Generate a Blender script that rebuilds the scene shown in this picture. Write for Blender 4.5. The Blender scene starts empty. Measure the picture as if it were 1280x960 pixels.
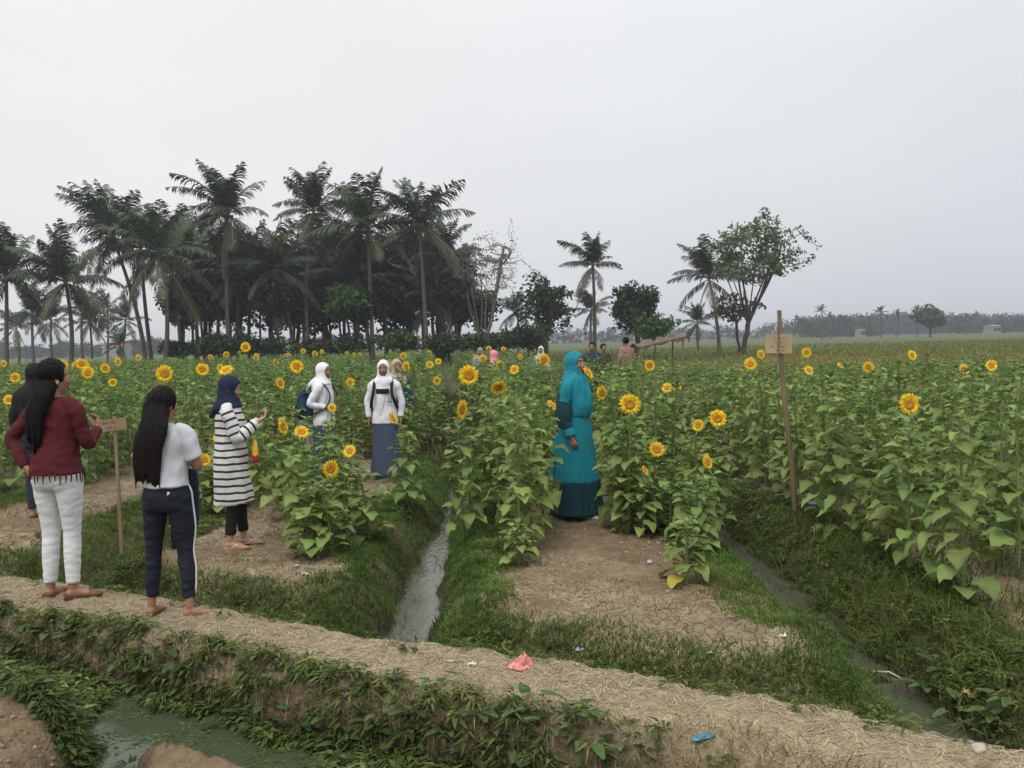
import bpy, bmesh, math, random
import numpy as np
from mathutils import Vector, Matrix, Euler, noise as mnoise

R = math.radians
random.seed(7)
rng = np.random.default_rng(7)
scene = bpy.context.scene
COL = scene.collection

# ------------------------------------------------------------------ camera
CAM_Z = 1.65
F_PX = 1130.0            # focal length in pixels of a 1280 wide picture
cam_data = bpy.data.cameras.new("camera")
cam = bpy.data.objects.new("camera", cam_data)
COL.objects.link(cam)
cam_data.sensor_width = 36.0
cam_data.lens = F_PX / 1280.0 * 36.0
cam_data.clip_start = 0.1
cam_data.clip_end = 6000.0
CAM_ROT = Matrix.Rotation(R(90.0 - 2.75), 4, 'X') @ Matrix.Rotation(R(-1.5), 4, 'Z')
cam.matrix_world = Matrix.Translation((0, 0, CAM_Z)) @ CAM_ROT
scene.camera = cam

# ------------------------------------------------------------------ world, sun, exposure
world = bpy.data.worlds.new("World")
scene.world = world
world.use_nodes = True
wn, wl = world.node_tree.nodes, world.node_tree.links
wn.clear()
SUN_EL, SUN_AZ = R(58), R(200)
sky = wn.new('ShaderNodeTexSky'); sky.sky_type = 'NISHITA'; sky.sun_disc = False
sky.sun_elevation = SUN_EL; sky.sun_rotation = SUN_AZ
sky.air_density = 1.2; sky.dust_density = 4.0
bg1 = wn.new('ShaderNodeBackground'); bg1.inputs[1].default_value = 0.06
wl.new(sky.outputs[0], bg1.inputs[0])
# the overcast layer: pale lavender grey, a little brighter towards the zenith and softly uneven
tc = wn.new('ShaderNodeTexCoord')
sep = wn.new('ShaderNodeSeparateXYZ'); wl.new(tc.outputs['Generated'], sep.inputs[0])
ramp = wn.new('ShaderNodeValToRGB')
ramp.color_ramp.elements[0].position = 0.0; ramp.color_ramp.elements[0].color = (0.65, 0.66, 0.682, 1)
ramp.color_ramp.elements[1].position = 0.38; ramp.color_ramp.elements[1].color = (0.84, 0.845, 0.858, 1)
ez = ramp.color_ramp.elements.new(1.0); ez.color = (1.50, 1.50, 1.52, 1)      # an overcast sky is brightest overhead
e = ramp.color_ramp.elements.new(0.12); e.color = (0.72, 0.728, 0.75, 1)
wl.new(sep.outputs[2], ramp.inputs[0])
nz = wn.new('ShaderNodeTexNoise'); nz.inputs['Scale'].default_value = 1.3; nz.inputs['Detail'].default_value = 4
mp = wn.new('ShaderNodeMapping'); mp.inputs['Scale'].default_value = (1, 1, 2.6); mp.inputs['Location'].default_value = (0.3, 0.1, 0.2)
wl.new(tc.outputs['Generated'], mp.inputs[0]); wl.new(mp.outputs[0], nz.inputs[0])
nr = wn.new('ShaderNodeMapRange'); nr.inputs[1].default_value = 0.35; nr.inputs[2].default_value = 0.7
nr.inputs[3].default_value = 0.94; nr.inputs[4].default_value = 1.05
wl.new(nz.outputs[0], nr.inputs[0])
xr = wn.new('ShaderNodeMapRange'); xr.inputs[1].default_value = -0.35; xr.inputs[2].default_value = 0.5
xr.inputs[3].default_value = 0.0; xr.inputs[4].default_value = 1.0
wl.new(sep.outputs[0], xr.inputs[0])
side = wn.new('ShaderNodeMixRGB'); side.inputs[1].default_value = (1.04, 1.035, 1.02, 1); side.inputs[2].default_value = (0.88, 0.905, 0.93, 1)
wl.new(xr.outputs[0], side.inputs[0])
m1 = wn.new('ShaderNodeMixRGB'); m1.blend_type = 'MULTIPLY'; m1.inputs[0].default_value = 1
wl.new(ramp.outputs[0], m1.inputs[1]); wl.new(side.outputs[0], m1.inputs[2])
m2 = wn.new('ShaderNodeVectorMath'); m2.operation = 'SCALE'
wl.new(m1.outputs[0], m2.inputs[0]); wl.new(nr.outputs[0], m2.inputs['Scale'])
bg2 = wn.new('ShaderNodeBackground'); bg2.inputs[1].default_value = 1.12
wl.new(m2.outputs[0], bg2.inputs[0])
mixs = wn.new('ShaderNodeMixShader'); mixs.inputs[0].default_value = 0.97
wl.new(bg1.outputs[0], mixs.inputs[1]); wl.new(bg2.outputs[0], mixs.inputs[2])
out = wn.new('ShaderNodeOutputWorld'); wl.new(mixs.outputs[0], out.inputs[0])

sd = bpy.data.lights.new("sun", 'SUN'); sd.energy = 1.5; sd.angle = R(25); sd.color = (1, 0.97, 0.92)
sun = bpy.data.objects.new("sun", sd); COL.objects.link(sun)
sun.rotation_euler = (R(90) - SUN_EL, 0, R(180) - SUN_AZ + R(0))
sun_dir = Vector((math.sin(SUN_AZ) * math.cos(SUN_EL), math.cos(SUN_AZ) * math.cos(SUN_EL), math.sin(SUN_EL)))
sun.rotation_euler = sun_dir.to_track_quat('Z', 'Y').to_euler()

vs = scene.view_settings
vs.view_transform = 'Standard'; vs.look = 'None'; vs.exposure = 0.0; vs.gamma = 1.0; vs.use_curve_mapping = False
scene.cycles.max_bounces = 6
scene.cycles.transparent_max_bounces = 8
scene.cycles.volume_bounces = 0

# ------------------------------------------------------------------ pixel helpers (1280x960 photo pixels -> world points)
def ray(px, py):
    d = Vector(((px - 640) / F_PX, -(py - 480) / F_PX, -1.0))
    return (CAM_ROT.to_3x3() @ d)
def at(px, py, Y):
    d = ray(px, py); return Vector((0, 0, CAM_Z)) + d * (Y / d.y)
def gnd(px, py, z=0.0):
    d = ray(px, py); t = (z - CAM_Z) / d.z; return Vector((0, 0, CAM_Z)) + d * t

# ------------------------------------------------------------------ noise and terrain
_perm = np.random.default_rng(3).random((256, 256))
def vn(x, y, s=0):
    x = np.asarray(x, float) + 17.3 * s + 1000; y = np.asarray(y, float) + 9.7 * s + 1000
    xi = np.floor(x).astype(int); yi = np.floor(y).astype(int)
    fx = x - xi; fy = y - yi; fx = fx * fx * (3 - 2 * fx); fy = fy * fy * (3 - 2 * fy)
    a = _perm[xi & 255, yi & 255]; b = _perm[(xi + 1) & 255, yi & 255]
    c = _perm[xi & 255, (yi + 1) & 255]; d = _perm[(xi + 1) & 255, (yi + 1) & 255]
    return (a * (1 - fx) + b * fx) * (1 - fy) + (c * (1 - fx) + d * fx) * fy
def fbm(x, y, s=0, o=4):
    t = 0; a = 0.5; n = 0
    for k in range(o):
        t = t + a * vn(x * 2 ** k, y * 2 ** k, s + k); n += a; a *= 0.5
    return t / n
def sstep(a, b, x):
    t = np.clip((x - a) / (b - a), 0, 1); return t * t * (3 - 2 * t)

PITCH = 2.76; CAN0 = -0.74
def bend(y):
    y = np.asarray(y, float); q = np.clip(y - 6, 0, 24)
    return -0.0022 * q * q - 0.1056 * np.clip(y - 30, 0, 400)
def ucoord(x, y): return x - bend(y)
def canal_d(x, y):
    u = ucoord(x, y) - CAN0
    return np.abs(u - PITCH * np.round(u / PITCH))
def bund_v(x, y):
    x = np.asarray(x, float)
    c = 4.34 - 0.55 * x + 0.05 * np.sin(x * 2.1 + 0.5) + 0.05 * (fbm(x * 1.5, x * 0 + 3, 5, 2) - .5)
    return (y - c) * 0.876
def canal_mod(x, y):
    """how deep the furrow is: 1 at the furrows with open water, less at the grassy ones"""
    u = ucoord(x, y) - CAN0; k = np.round(u / PITCH)
    return np.where(np.isin(k, [0, 1]), 1.0, 0.6)
WATER_Z = -0.33; WATER_N = -0.30
def H(x, y):
    x = np.asarray(x, float); y = np.asarray(y, float)
    v = bund_v(x, y)
    n1 = fbm(x * 0.9, y * 0.9, 1) - .5; n2 = fbm(x * 4.5, y * 4.5, 2) - .5; n3 = fbm(x * 16, y * 16, 4, 2) - .5
    # field side
    d = canal_d(x, y) + 0.16 * n2
    cm = canal_mod(x, y)
    furrow = (1 - sstep(0.00, 0.48, d + 0.02 + 0.10 * sstep(7.5, 11, y)))
    bed = -0.03 + 0.10 * n1 + 0.05 * n2
    zf = bed - 0.42 * cm * furrow * (1 - 0.0 * y)
    # bed ends: rounded mounds next to the cross ditch
    zf = zf + 0.05 * np.exp(-((v - 1.0) / 0.35) ** 2) * (1 - furrow)
    zf = zf + 0.09 * (1 - furrow) * np.exp(-((v - 1.15) / 0.45) ** 2) * (fbm(x * 7, y * 7, 8, 3) - .42)
    cross = np.exp(-((v - 0.52) / 0.19) ** 2)
    zf = zf - 0.24 * cross * (1 - 0.5 * furrow * cm)
    # near side
    ditch = sstep(-0.30, -0.46, v) * (1 - sstep(-0.94, -1.14, v + 0.14 * n1 + 0.16 * n2))
    inlet = np.exp(-((x + 1.93 + 0.35 * (v + 1.1)) / 0.22) ** 2) * sstep(-0.7, -0.9, v)
    zn = 0.0 + 0.1 * n1 + 0.13 * n2 + 0.02 * n3
    zn = zn - 0.42 * np.maximum(ditch, inlet * 1.0) * (1 + 0.25 * n2)
    zn = zn - 0.10 * sstep(-0.8, -1.4, v) * (1 - np.exp(-((x + 2.45) / 0.35) ** 2))
    w = sstep(-0.1, 0.1, v)
    base = zn * (1 - w) + zf * w
    # the straw covered bund
    vv = v + 0.07 * n2 + 0.05 * n1
    b = sstep(-0.44, -0.20, vv) * (1 - sstep(0.20, 0.38, vv))
    bz = 0.015 - 0.25 * vv ** 2 + 0.07 * n1 + 0.035 * n2
    z = base * (1 - b) + bz * b
    z = z + 0.040 * n3 + 0.02 * (fbm(x * 9, y * 9, 7, 3) - .5)
    far = sstep(40, 60, y)
    rgt = sstep(22, 30, y) * sstep(6, 9, x - 0.0 * y)
    z = z * (1 - np.maximum(far, rgt)) + (-0.05) * np.maximum(far, rgt)
    z = z - 0.25 * sstep(60, 160, y)
    return z
def hit(px, py):
    """first point of the terrain behind a photo pixel"""
    d = ray(px, py); t = np.linspace(2.2, 16, 4000) / d.y; zz = H(d.x * t, d.y * t); k = np.argmax(CAM_Z + d.z * t < zz)
    return Vector((d.x * t[k], d.y * t[k], zz[k]))
def Hs(x, y): return float(H(np.array([x]), np.array([y]))[0])

# ------------------------------------------------------------------ object helpers
def link(o):
    COL.objects.link(o); return o
def tag(o, label=None, cat=None, group=None, kind=None):
    if label: o["label"] = label
    if cat: o["category"] = cat
    if group: o["group"] = group
    if kind: o["kind"] = kind
    return o
def empty(name, loc, rz=0.0, s=1.0):
    o = bpy.data.objects.new(name, None); o.empty_display_size = 0.2
    o.location = loc; o.rotation_euler = (0, 0, rz); o.scale = (s, s, s)
    return link(o)
def mesh_np(name, V, T, mats, mi=None, col=None, smooth=False):
    V = np.asarray(V, np.float32); T = np.asarray(T, np.int32)
    me = bpy.data.meshes.new(name)
    me.vertices.add(len(V)); me.vertices.foreach_set("co", V.ravel())
    k = T.shape[1]
    me.loops.add(T.size); me.loops.foreach_set("vertex_index", T.ravel())
    me.polygons.add(len(T))
    me.polygons.foreach_set("loop_start", np.arange(0, T.size, k, dtype=np.int32))
    me.polygons.foreach_set("loop_total", np.full(len(T), k, dtype=np.int32))
    for m in mats: me.materials.append(m)
    if mi is not None: me.polygons.foreach_set("material_index", np.asarray(mi, np.int32))
    me.polygons.foreach_set("use_smooth", np.full(len(T), smooth, dtype=bool))
    if col is not None:
        ca = me.color_attributes.new("Col", 'FLOAT_COLOR', 'POINT')
        c4 = np.ones((len(V), 4), np.float32); c4[:, :3] = col
        ca.data.foreach_set("color", c4.ravel())
    me.update(calc_edges=True)
    me.validate()
    return me
def obj(name, me, parent=None, loc=None, rot=None, scale=None):
    o = bpy.data.objects.new(name, me)
    if parent: o.parent = parent
    if loc is not None: o.location = loc
    if rot is not None: o.rotation_euler = rot
    if scale is not None: o.scale = scale if hasattr(scale, '__len__') else (scale,) * 3
    return link(o)

class Geo:
    """collects triangles with a material index and a colour for each vertex"""
    def __init__(s): s.V = []; s.T = []; s.M = []; s.C = []; s.n = 0
    def add(s, V, T, m=0, c=(1, 1, 1)):
        V = np.asarray(V, float).reshape(-1, 3); T = np.asarray(T, int).reshape(-1, 3)
        s.V.append(V); s.T.append(T + s.n); s.M.append(np.full(len(T), m)); 
        c = np.asarray(c, float); s.C.append(np.broadcast_to(c, (len(V), 3)).copy()); s.n += len(V)
    def tube(s, pts, rad, n=4, m=0, c=(1, 1, 1)):
        P = np.asarray(pts, float); rad = np.broadcast_to(np.asarray(rad, float), (len(P),))
        tan = np.gradient(P, axis=0); tan /= np.linalg.norm(tan, axis=1)[:, None] + 1e-9
        ref = np.array([0, 0, 1.0]) if abs(tan[0][2]) < .8 else np.array([1.0, 0, 0])
        V = []
        for p, t, r in zip(P, tan, rad):
            a = np.cross(t, ref); a /= np.linalg.norm(a) + 1e-9; b = np.cross(t, a)
            for k in range(n):
                th = 2 * math.pi * k / n
                V.append(p + r * (a * math.cos(th) + b * math.sin(th)))
        T = []
        for i in range(len(P) - 1):
            for k in range(n):
                k2 = (k + 1) % n; q = i * n
                T += [(q + k, q + k2, q + n + k2), (q + k, q + n + k2, q + n + k)]
        s.add(V, T, m, c)
    def box(s, lo, hi, m=0, c=(1, 1, 1), M=None):
        x0, y0, z0 = lo; x1, y1, z1 = hi
        V = np.array([(x, y, z) for x in (x0, x1) for y in (y0, y1) for z in (z0, z1)], float)
        if M is not None: V = V @ np.array(M.to_3x3()).T + np.array(M.translation)
        T = [(0, 1, 3), (0, 3, 2), (4, 6, 7), (4, 7, 5), (0, 4, 5), (0, 5, 1), (2, 3, 7), (2, 7, 6), (0, 2, 6), (0, 6, 4), (1, 5, 7), (1, 7, 3)]
        s.add(V, T, m, c)
    def arr(s): return np.concatenate(s.V), np.concatenate(s.T), np.concatenate(s.M), np.concatenate(s.C)
    def mesh(s, name, mats, smooth=False):
        V, T, M, C = s.arr(); return mesh_np(name, V, T, mats, M, C, smooth)

def rotm(az, tilt=0.0, roll=0.0):
    return np.array((Matrix.Rotation(az, 3, 'Z') @ Matrix.Rotation(tilt, 3, 'Y') @ Matrix.Rotation(roll, 3, 'X')))
def stamp(tpl, pos, az, sc, tint=None, tiltx=None):
    """many copies of one template (V,T,M,C) as one set of arrays"""
    V, T, M, C = tpl; n = len(pos); pos = np.asarray(pos, float); az = np.asarray(az); sc = np.asarray(sc, float)
    if sc.ndim == 1: sc = np.stack([sc] * 3, 1)
    Vs = V[None] * sc[:, None, :]
    if tiltx is not None:
        ct, st = np.cos(tiltx)[:, None], np.sin(tiltx)[:, None]
        Vs = np.stack([Vs[..., 0], Vs[..., 1] * ct - Vs[..., 2] * st, Vs[..., 1] * st + Vs[..., 2] * ct], -1)
    c, s = np.cos(az)[:, None], np.sin(az)[:, None]
    X = Vs[..., 0] * c - Vs[..., 1] * s; Y = Vs[..., 0] * s + Vs[..., 1] * c
    O = np.stack([X, Y, Vs[..., 2]], -1) + pos[:, None, :]
    TT = (T[None] + (np.arange(n) * len(V))[:, None, None]).reshape(-1, 3)
    CC = np.broadcast_to(C[None], (n,) + C.shape).copy()
    if tint is not None: CC *= np.asarray(tint)[:, None, :]
    return O.reshape(-1, 3), TT, np.tile(M, n), CC.reshape(-1, 3)
def cat(parts):
    Vs, Ts, Ms, Cs = [], [], [], []; n = 0
    for V, T, M, C in parts:
        Vs.append(V); Ts.append(T + n); Ms.append(M); Cs.append(C); n += len(V)
    return np.concatenate(Vs), np.concatenate(Ts), np.concatenate(Ms), np.concatenate(Cs)

# ------------------------------------------------------------------ materials
def newmat(name):
    m = bpy.data.materials.new(name); m.use_nodes = True
    nt = m.node_tree; b = nt.nodes['Principled BSDF']; return m, nt, b
def add_bump(nt, b, scale, strength, detail=4, dist=0.01, vec=None, mapping=None):
    t = nt.nodes.new('ShaderNodeTexNoise'); t.inputs['Scale'].default_value = scale; t.inputs['Detail'].default_value = detail
    tcn = nt.nodes.new('ShaderNodeTexCoord'); src = tcn.outputs['Object']
    if mapping:
        mpn = nt.nodes.new('ShaderNodeMapping'); mpn.inputs['Scale'].default_value = mapping
        nt.links.new(src, mpn.inputs[0]); src = mpn.outputs[0]
    nt.links.new(src, t.inputs[0])
    bp = nt.nodes.new('ShaderNodeBump'); bp.inputs['Strength'].default_value = strength; bp.inputs['Distance'].default_value = dist
    nt.links.new(t.outputs[0], bp.inputs['Height']); nt.links.new(bp.outputs[0], b.inputs['Normal'])
    return t, bp
def simple(name, c, rough=0.8, var=0.12, scale=20, bump=0.3, bscale=60, mapping=None, spec=0.3, dist=0.004):
    m, nt, b = newmat(name)
    b.inputs['Roughness'].default_value = rough; b.inputs['Specular IOR Level'].default_value = spec
    t = nt.nodes.new('ShaderNodeTexNoise'); t.inputs['Scale'].default_value = scale; t.inputs['Detail'].default_value = 5
    tcn = nt.nodes.new('ShaderNodeTexCoord'); src = tcn.outputs['Object']
    if mapping:
        mpn = nt.nodes.new('ShaderNodeMapping'); mpn.inputs['Scale'].default_value = mapping
        nt.links.new(src, mpn.inputs[0]); src = mpn.outputs[0]
    nt.links.new(src, t.inputs[0])
    mr = nt.nodes.new('ShaderNodeMapRange'); mr.inputs[1].default_value = 0.3; mr.inputs[2].default_value = 0.7
    mr.inputs[3].default_value = 1 - var; mr.inputs[4].default_value = 1 + var
    nt.links.new(t.outputs[0], mr.inputs[0])
    vm = nt.nodes.new('ShaderNodeVectorMath'); vm.operation = 'SCALE'; vm.inputs[0].default_value = c[:3]
    nt.links.new(mr.outputs[0], vm.inputs['Scale']); nt.links.new(vm.outputs[0], b.inputs['Base Color'])
    if bump: add_bump(nt, b, bscale, bump, dist=dist, mapping=mapping)
    return m
def vcol(name, tint=(1, 1, 1), rough=0.7, trans=0.0, rand=0.0, noise_scale=0, noise_amt=0.2, spec=0.3, hue=0.0):
    """colour comes from the mesh's own colour attribute, with a random tint for each object"""
    m, nt, b = newmat(name); N = nt.nodes; L = nt.links
    b.inputs['Roughness'].default_value = rough; b.inputs['Specular IOR Level'].default_value = spec
    a = N.new('ShaderNodeAttribute'); a.attribute_name = "Col"
    cur = a.outputs['Color']
    mm = N.new('ShaderNodeMixRGB'); mm.blend_type = 'MULTIPLY'; mm.inputs[0].default_value = 1; mm.inputs[2].default_value = (*tint, 1)
    L.new(cur, mm.inputs[1]); cur = mm.outputs[0]
    if rand or hue:
        oi = N.new('ShaderNodeObjectInfo')
        hs = N.new('ShaderNodeHueSaturation')
        mr = N.new('ShaderNodeMapRange'); mr.inputs[3].default_value = 1 - rand; mr.inputs[4].default_value = 1 + rand
        L.new(oi.outputs['Random'], mr.inputs[0]); L.new(mr.outputs[0], hs.inputs['Value'])
        sp = N.new('ShaderNodeMath'); sp.operation = 'MULTIPLY'; sp.inputs[1].default_value = 13.7
        fr = N.new('ShaderNodeMath'); fr.operation = 'FRACT'
        L.new(oi.outputs['Random'], sp.inputs[0]); L.new(sp.outputs[0], fr.inputs[0])
        mh = N.new('ShaderNodeMapRange'); mh.inputs[3].default_value = 0.5 - hue; mh.inputs[4].default_value = 0.5 + hue
        L.new(fr.outputs[0], mh.inputs[0]); L.new(mh.outputs[0], hs.inputs['Hue'])
        L.new(cur, hs.inputs['Color']); cur = hs.outputs[0]
    if noise_scale:
        t = N.new('ShaderNodeTexNoise'); t.inputs['Scale'].default_value = noise_scale; t.inputs['Detail'].default_value = 4
        tcn = N.new('ShaderNodeTexCoord'); L.new(tcn.outputs['Object'], t.inputs[0])
        mr = N.new('ShaderNodeMapRange'); mr.inputs[1].default_value = 0.3; mr.inputs[2].default_value = 0.7
        mr.inputs[3].default_value = 1 - noise_amt; mr.inputs[4].default_value = 1 + noise_amt
        L.new(t.outputs[0], mr.inputs[0])
        vm = N.new('ShaderNodeVectorMath'); vm.operation = 'SCALE'; L.new(cur, vm.inputs[0]); L.new(mr.outputs[0], vm.inputs['Scale']); cur = vm.outputs[0]
    L.new(cur, b.inputs['Base Color'])
    if trans:
        tr = N.new('ShaderNodeBsdfTranslucent'); L.new(cur, tr.inputs[0])
        ms = N.new('ShaderNodeMixShader'); ms.inputs[0].default_value = trans
        L.new(b.outputs[0], ms.inputs[1]); L.new(tr.outputs[0], ms.inputs[2])
        L.new(ms.outputs[0], nt.nodes['Material Output'].inputs[0])
    return m

M_LEAF = vcol("sunflower_leaf", rough=0.65, trans=0.3, rand=0.34, hue=0.02, noise_scale=45, noise_amt=0.25, spec=0.22)
M_STEM = vcol("sunflower_stem", rough=0.7, rand=0.15)
M_PETAL = vcol("petal", rough=0.6, trans=0.25, rand=0.08)
M_DISC = simple("seed_disc", (0.42, 0.19, 0.022), 0.9, 0.5, 90, 0.8, 120)
M_GRASS = vcol("grass", rough=0.65, trans=0.38, spec=0.25)
M_STRAW = vcol("straw", rough=0.8, spec=0.2)
M_FROND = vcol("frond", rough=0.55, rand=0.2, hue=0.01, spec=0.4)
M_TRUNKP = simple("palm_trunk", (0.12, 0.105, 0.085), 0.9, 0.25, 3, 0.8, 8, (1, 1, 6), dist=0.05)
M_BARK = simple("bark", (0.075, 0.064, 0.052), 0.9, 0.25, 3, 0.6, 10, dist=0.03)
M_BARK_PALE = simple("pale_bark", (0.22, 0.2, 0.165), 0.9, 0.25, 3, 0.6, 10, dist=0.03)
M_CROWN = vcol("crown_leaves", rough=0.6, trans=0.15, rand=0.1)

# ------------------------------------------------------------------ ground
def axis(segs):
    a = []
    for lo, hi, st in segs: a += list(np.arange(lo, hi - 1e-6, st))
    a.append(segs[-1][1]); return np.array(a)
gx = axis([(-1500, -300, 120), (-300, -60, 20), (-60, -16, 2.0), (-16, -6.2, 0.12), (-6.2, 5.2, 0.03), (5.2, 16, 0.12), (16, 60, 2.0), (60, 300, 20), (300, 1500, 120)])
gy = axis([(-60, 0, 10), (0, 2.6, 0.2), (2.6, 9.5, 0.028), (9.5, 20, 0.09), (20, 46, 0.35), (46, 130, 3), (130, 500, 25), (500, 2500, 200)])
X, Y = np.meshgrid(gx, gy)
Z = H(X, Y)
V = np.stack([X, Y, Z], -1).reshape(-1, 3)
nx, ny = len(gx), len(gy)
i, j = np.meshgrid(np.arange(nx - 1), np.arange(ny - 1)); q = (j * nx + i).ravel()
Q = np.stack([q, q + 1, q + nx + 1, q + nx], 1)
# real surface colours: straw, trodden clay, dark humid soil, grassy soil
def ground_masks(X, Y, Z):
    v = bund_v(X, Y); n1 = fbm(X * 1.3, Y * 1.3, 11); n2 = fbm(X * 6, Y * 6, 12); n3 = fbm(X * 22, Y * 22, 13, 2)
    d = canal_d(X, Y)
    straw = sstep(-0.40, -0.24, v + 0.14 * (n2 - .5)) * (1 - sstep(0.24, 0.34, v + 0.1 * (n2 - .5)))
    u = ucoord(X, Y)
    bank = 1 - sstep(0.50, 0.80, d + 0.35 * (n2 - .5) + 0.2 * (n1 - .5))
    cross = np.exp(-((v - 0.48) / 0.22) ** 2) > 0.35
    grass = np.maximum(bank, cross.astype(float)) * (v > 0.2)
    return v, straw, grass, n1, n2, n3, d
v, straw, grass, n1, n2, n3, dcan = ground_masks(X, Y, Z)
def mixc(a, b, t): return a * (1 - t[..., None]) + np.array(b) * t[..., None]
C = np.zeros(X.shape + (3,)) + np.array((0.245, 0.19, 0.12))                     # dry clay
C = mixc(C, (0.32, 0.255, 0.165), sstep(0.45, 0.75, n2))
C = mixc(C, (0.16, 0.11, 0.065), sstep(0.50, 0.30, n1) * 0.8)
C = mixc(C, (0.085, 0.085, 0.035), grass * 0.8)
C = mixc(C, (0.07, 0.058, 0.038), sstep(-0.18, -0.30, Z) * (Y < 45))                # wet mud
near = sstep(-0.26, -0.42, v)
C = mixc(C, (0.19, 0.135, 0.08), near * 0.9)
C = mixc(C, (0.09, 0.066, 0.04), near * sstep(-0.12, -0.24, Z))
strawc = np.zeros(C.shape) + np.array((0.335, 0.27, 0.17)); strawc = mixc(strawc, (0.27, 0.21, 0.125), sstep(0.5, 0.75, n2)); strawc = mixc(strawc, (0.45, 0.38, 0.24), sstep(0.5, 0.8, n3) * .6)
C = C * (1 - straw[..., None]) + strawc * straw[..., None]
# far meadow and ripening field to the right
f1 = fbm(X * 0.12, Y * 0.05, 21); f2 = fbm(X * 0.5, Y * 0.2, 22)
fieldc = np.zeros(C.shape) + np.array((0.085, 0.105, 0.035))
band = np.exp(-((Y - 52 - 10 * (f1 - .5)) / 20) ** 2) * sstep(6, 16, X)
fieldc = mixc(fieldc, (0.20, 0.15, 0.045), np.clip(band * (0.4 + f2), 0, 1))
ff = np.maximum(sstep(20, 28, Y) * sstep(5, 9, X), sstep(38, 46, Y))
C = C * (1 - ff[..., None]) + fieldc * ff[..., None]

def ground_material():
    m, nt, b = newmat("earth"); N = nt.nodes; L = nt.links
    a = N.new('ShaderNodeAttribute'); a.attribute_name = "Col"
    tcn = N.new('ShaderNodeTexCoord')
    t = N.new('ShaderNodeTexNoise'); t.inputs['Scale'].default_value = 14; t.inputs['Detail'].default_value = 8; t.inputs['Roughness'].default_value = 0.7
    L.new(tcn.outputs['Object'], t.inputs[0])
    vo = N.new('ShaderNodeTexVoronoi'); vo.feature = 'DISTANCE_TO_EDGE'; vo.inputs['Scale'].default_value = 19
    nd = N.new('ShaderNodeTexNoise'); nd.inputs['Scale'].default_value = 5; nd.inputs['Detail'].default_value = 3
    L.new(tcn.outputs['Object'], nd.inputs[0])
    mv = N.new('ShaderNodeMixRGB'); mv.inputs[0].default_value = 0.12; L.new(tcn.outputs['Object'], mv.inputs[1]); L.new(nd.outputs[1], mv.inputs[2])
    L.new(mv.outputs[0], vo.inputs[0])
    cr = N.new('ShaderNodeMapRange'); cr.inputs[1].default_value = 0.0; cr.inputs[2].default_value = 0.035; cr.inputs[3].default_value = 0.0; cr.inputs[4].default_value = 1
    L.new(vo.outputs[0], cr.inputs[0])
    mr = N.new('ShaderNodeMapRange'); mr.inputs[1].default_value = 0.3; mr.inputs[2].default_value = 0.7; mr.inputs[3].default_value = 0.62; mr.inputs[4].default_value = 1.3
    L.new(t.outputs[0], mr.inputs[0])
    vm = N.new('ShaderNodeVectorMath'); vm.operation = 'SCALE'; L.new(a.outputs[0], vm.inputs[0]); L.new(mr.outputs[0], vm.inputs['Scale'])
    ca = N.new('ShaderNodeAttribute'); ca.attribute_name = "crack"
    # cracks appear only on bare clay
    ck = N.new('ShaderNodeMath'); ck.operation = 'SUBTRACT'; ck.inputs[0].default_value = 1; L.new(cr.outputs[0], ck.inputs[1])
    ckm = N.new('ShaderNodeMath'); ckm.operation = 'MULTIPLY'; L.new(ck.outputs[0], ckm.inputs[0]); L.new(ca.outputs['Fac'], ckm.inputs[1])
    sc = N.new('ShaderNodeMapRange'); sc.inputs[3].default_value = 1; sc.inputs[4].default_value = 0.7; L.new(ckm.outputs[0], sc.inputs[0])
    vm2 = N.new('ShaderNodeVectorMath'); vm2.operation = 'SCALE'; L.new(vm.outputs[0], vm2.inputs[0]); L.new(sc.outputs[0], vm2.inputs['Scale'])
    L.new(vm2.outputs[0], b.inputs['Base Color'])
    b.inputs['Roughness'].default_value = 0.92; b.inputs['Specular IOR Level'].default_value = 0.2
    t2 = N.new('ShaderNodeTexNoise'); t2.inputs['Scale'].default_value = 45; t2.inputs['Detail'].default_value = 8
    L.new(tcn.outputs['Object'], t2.inputs[0])
    h = N.new('ShaderNodeMath'); h.operation = 'SUBTRACT'; L.new(t2.outputs[0], h.inputs[0]); L.new(ckm.outputs[0], h.inputs[1])
    bp = N.new('ShaderNodeBump'); bp.inputs['Strength'].default_value = 0.9; bp.inputs['Distance'].default_value = 0.035
    L.new(h.outputs[0], bp.inputs['Height']); L.new(bp.outputs[0], b.inputs['Normal'])
    return m
M_EARTH = ground_material()
crack = (np.clip(1 - straw - grass, 0, 1) * (v > 0.3) * (Y < 14) * sstep(0.35, 0.55, n1)).ravel()
path_face = (np.abs((bund_v(X, Y) - 0.0)) < 0.40) & (X > -9) & (X < 8) & (Y < 12) & (Y > -1)
pf = path_face.ravel()[Q].all(1)
for nm, sel in (("ground", ~pf), ("dirt_path", pf)):
    q2 = Q[sel]; used, inv = np.unique(q2, return_inverse=True)
    me = mesh_np(nm, V[used], inv.reshape(-1, 4), [M_EARTH], col=C.reshape(-1, 3)[used], smooth=True)
    at_ = me.attributes.new("crack", 'FLOAT', 'POINT'); at_.data.foreach_set("value", crack[used].astype(np.float32))
    tag(obj(nm, me), kind='structure')

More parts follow.
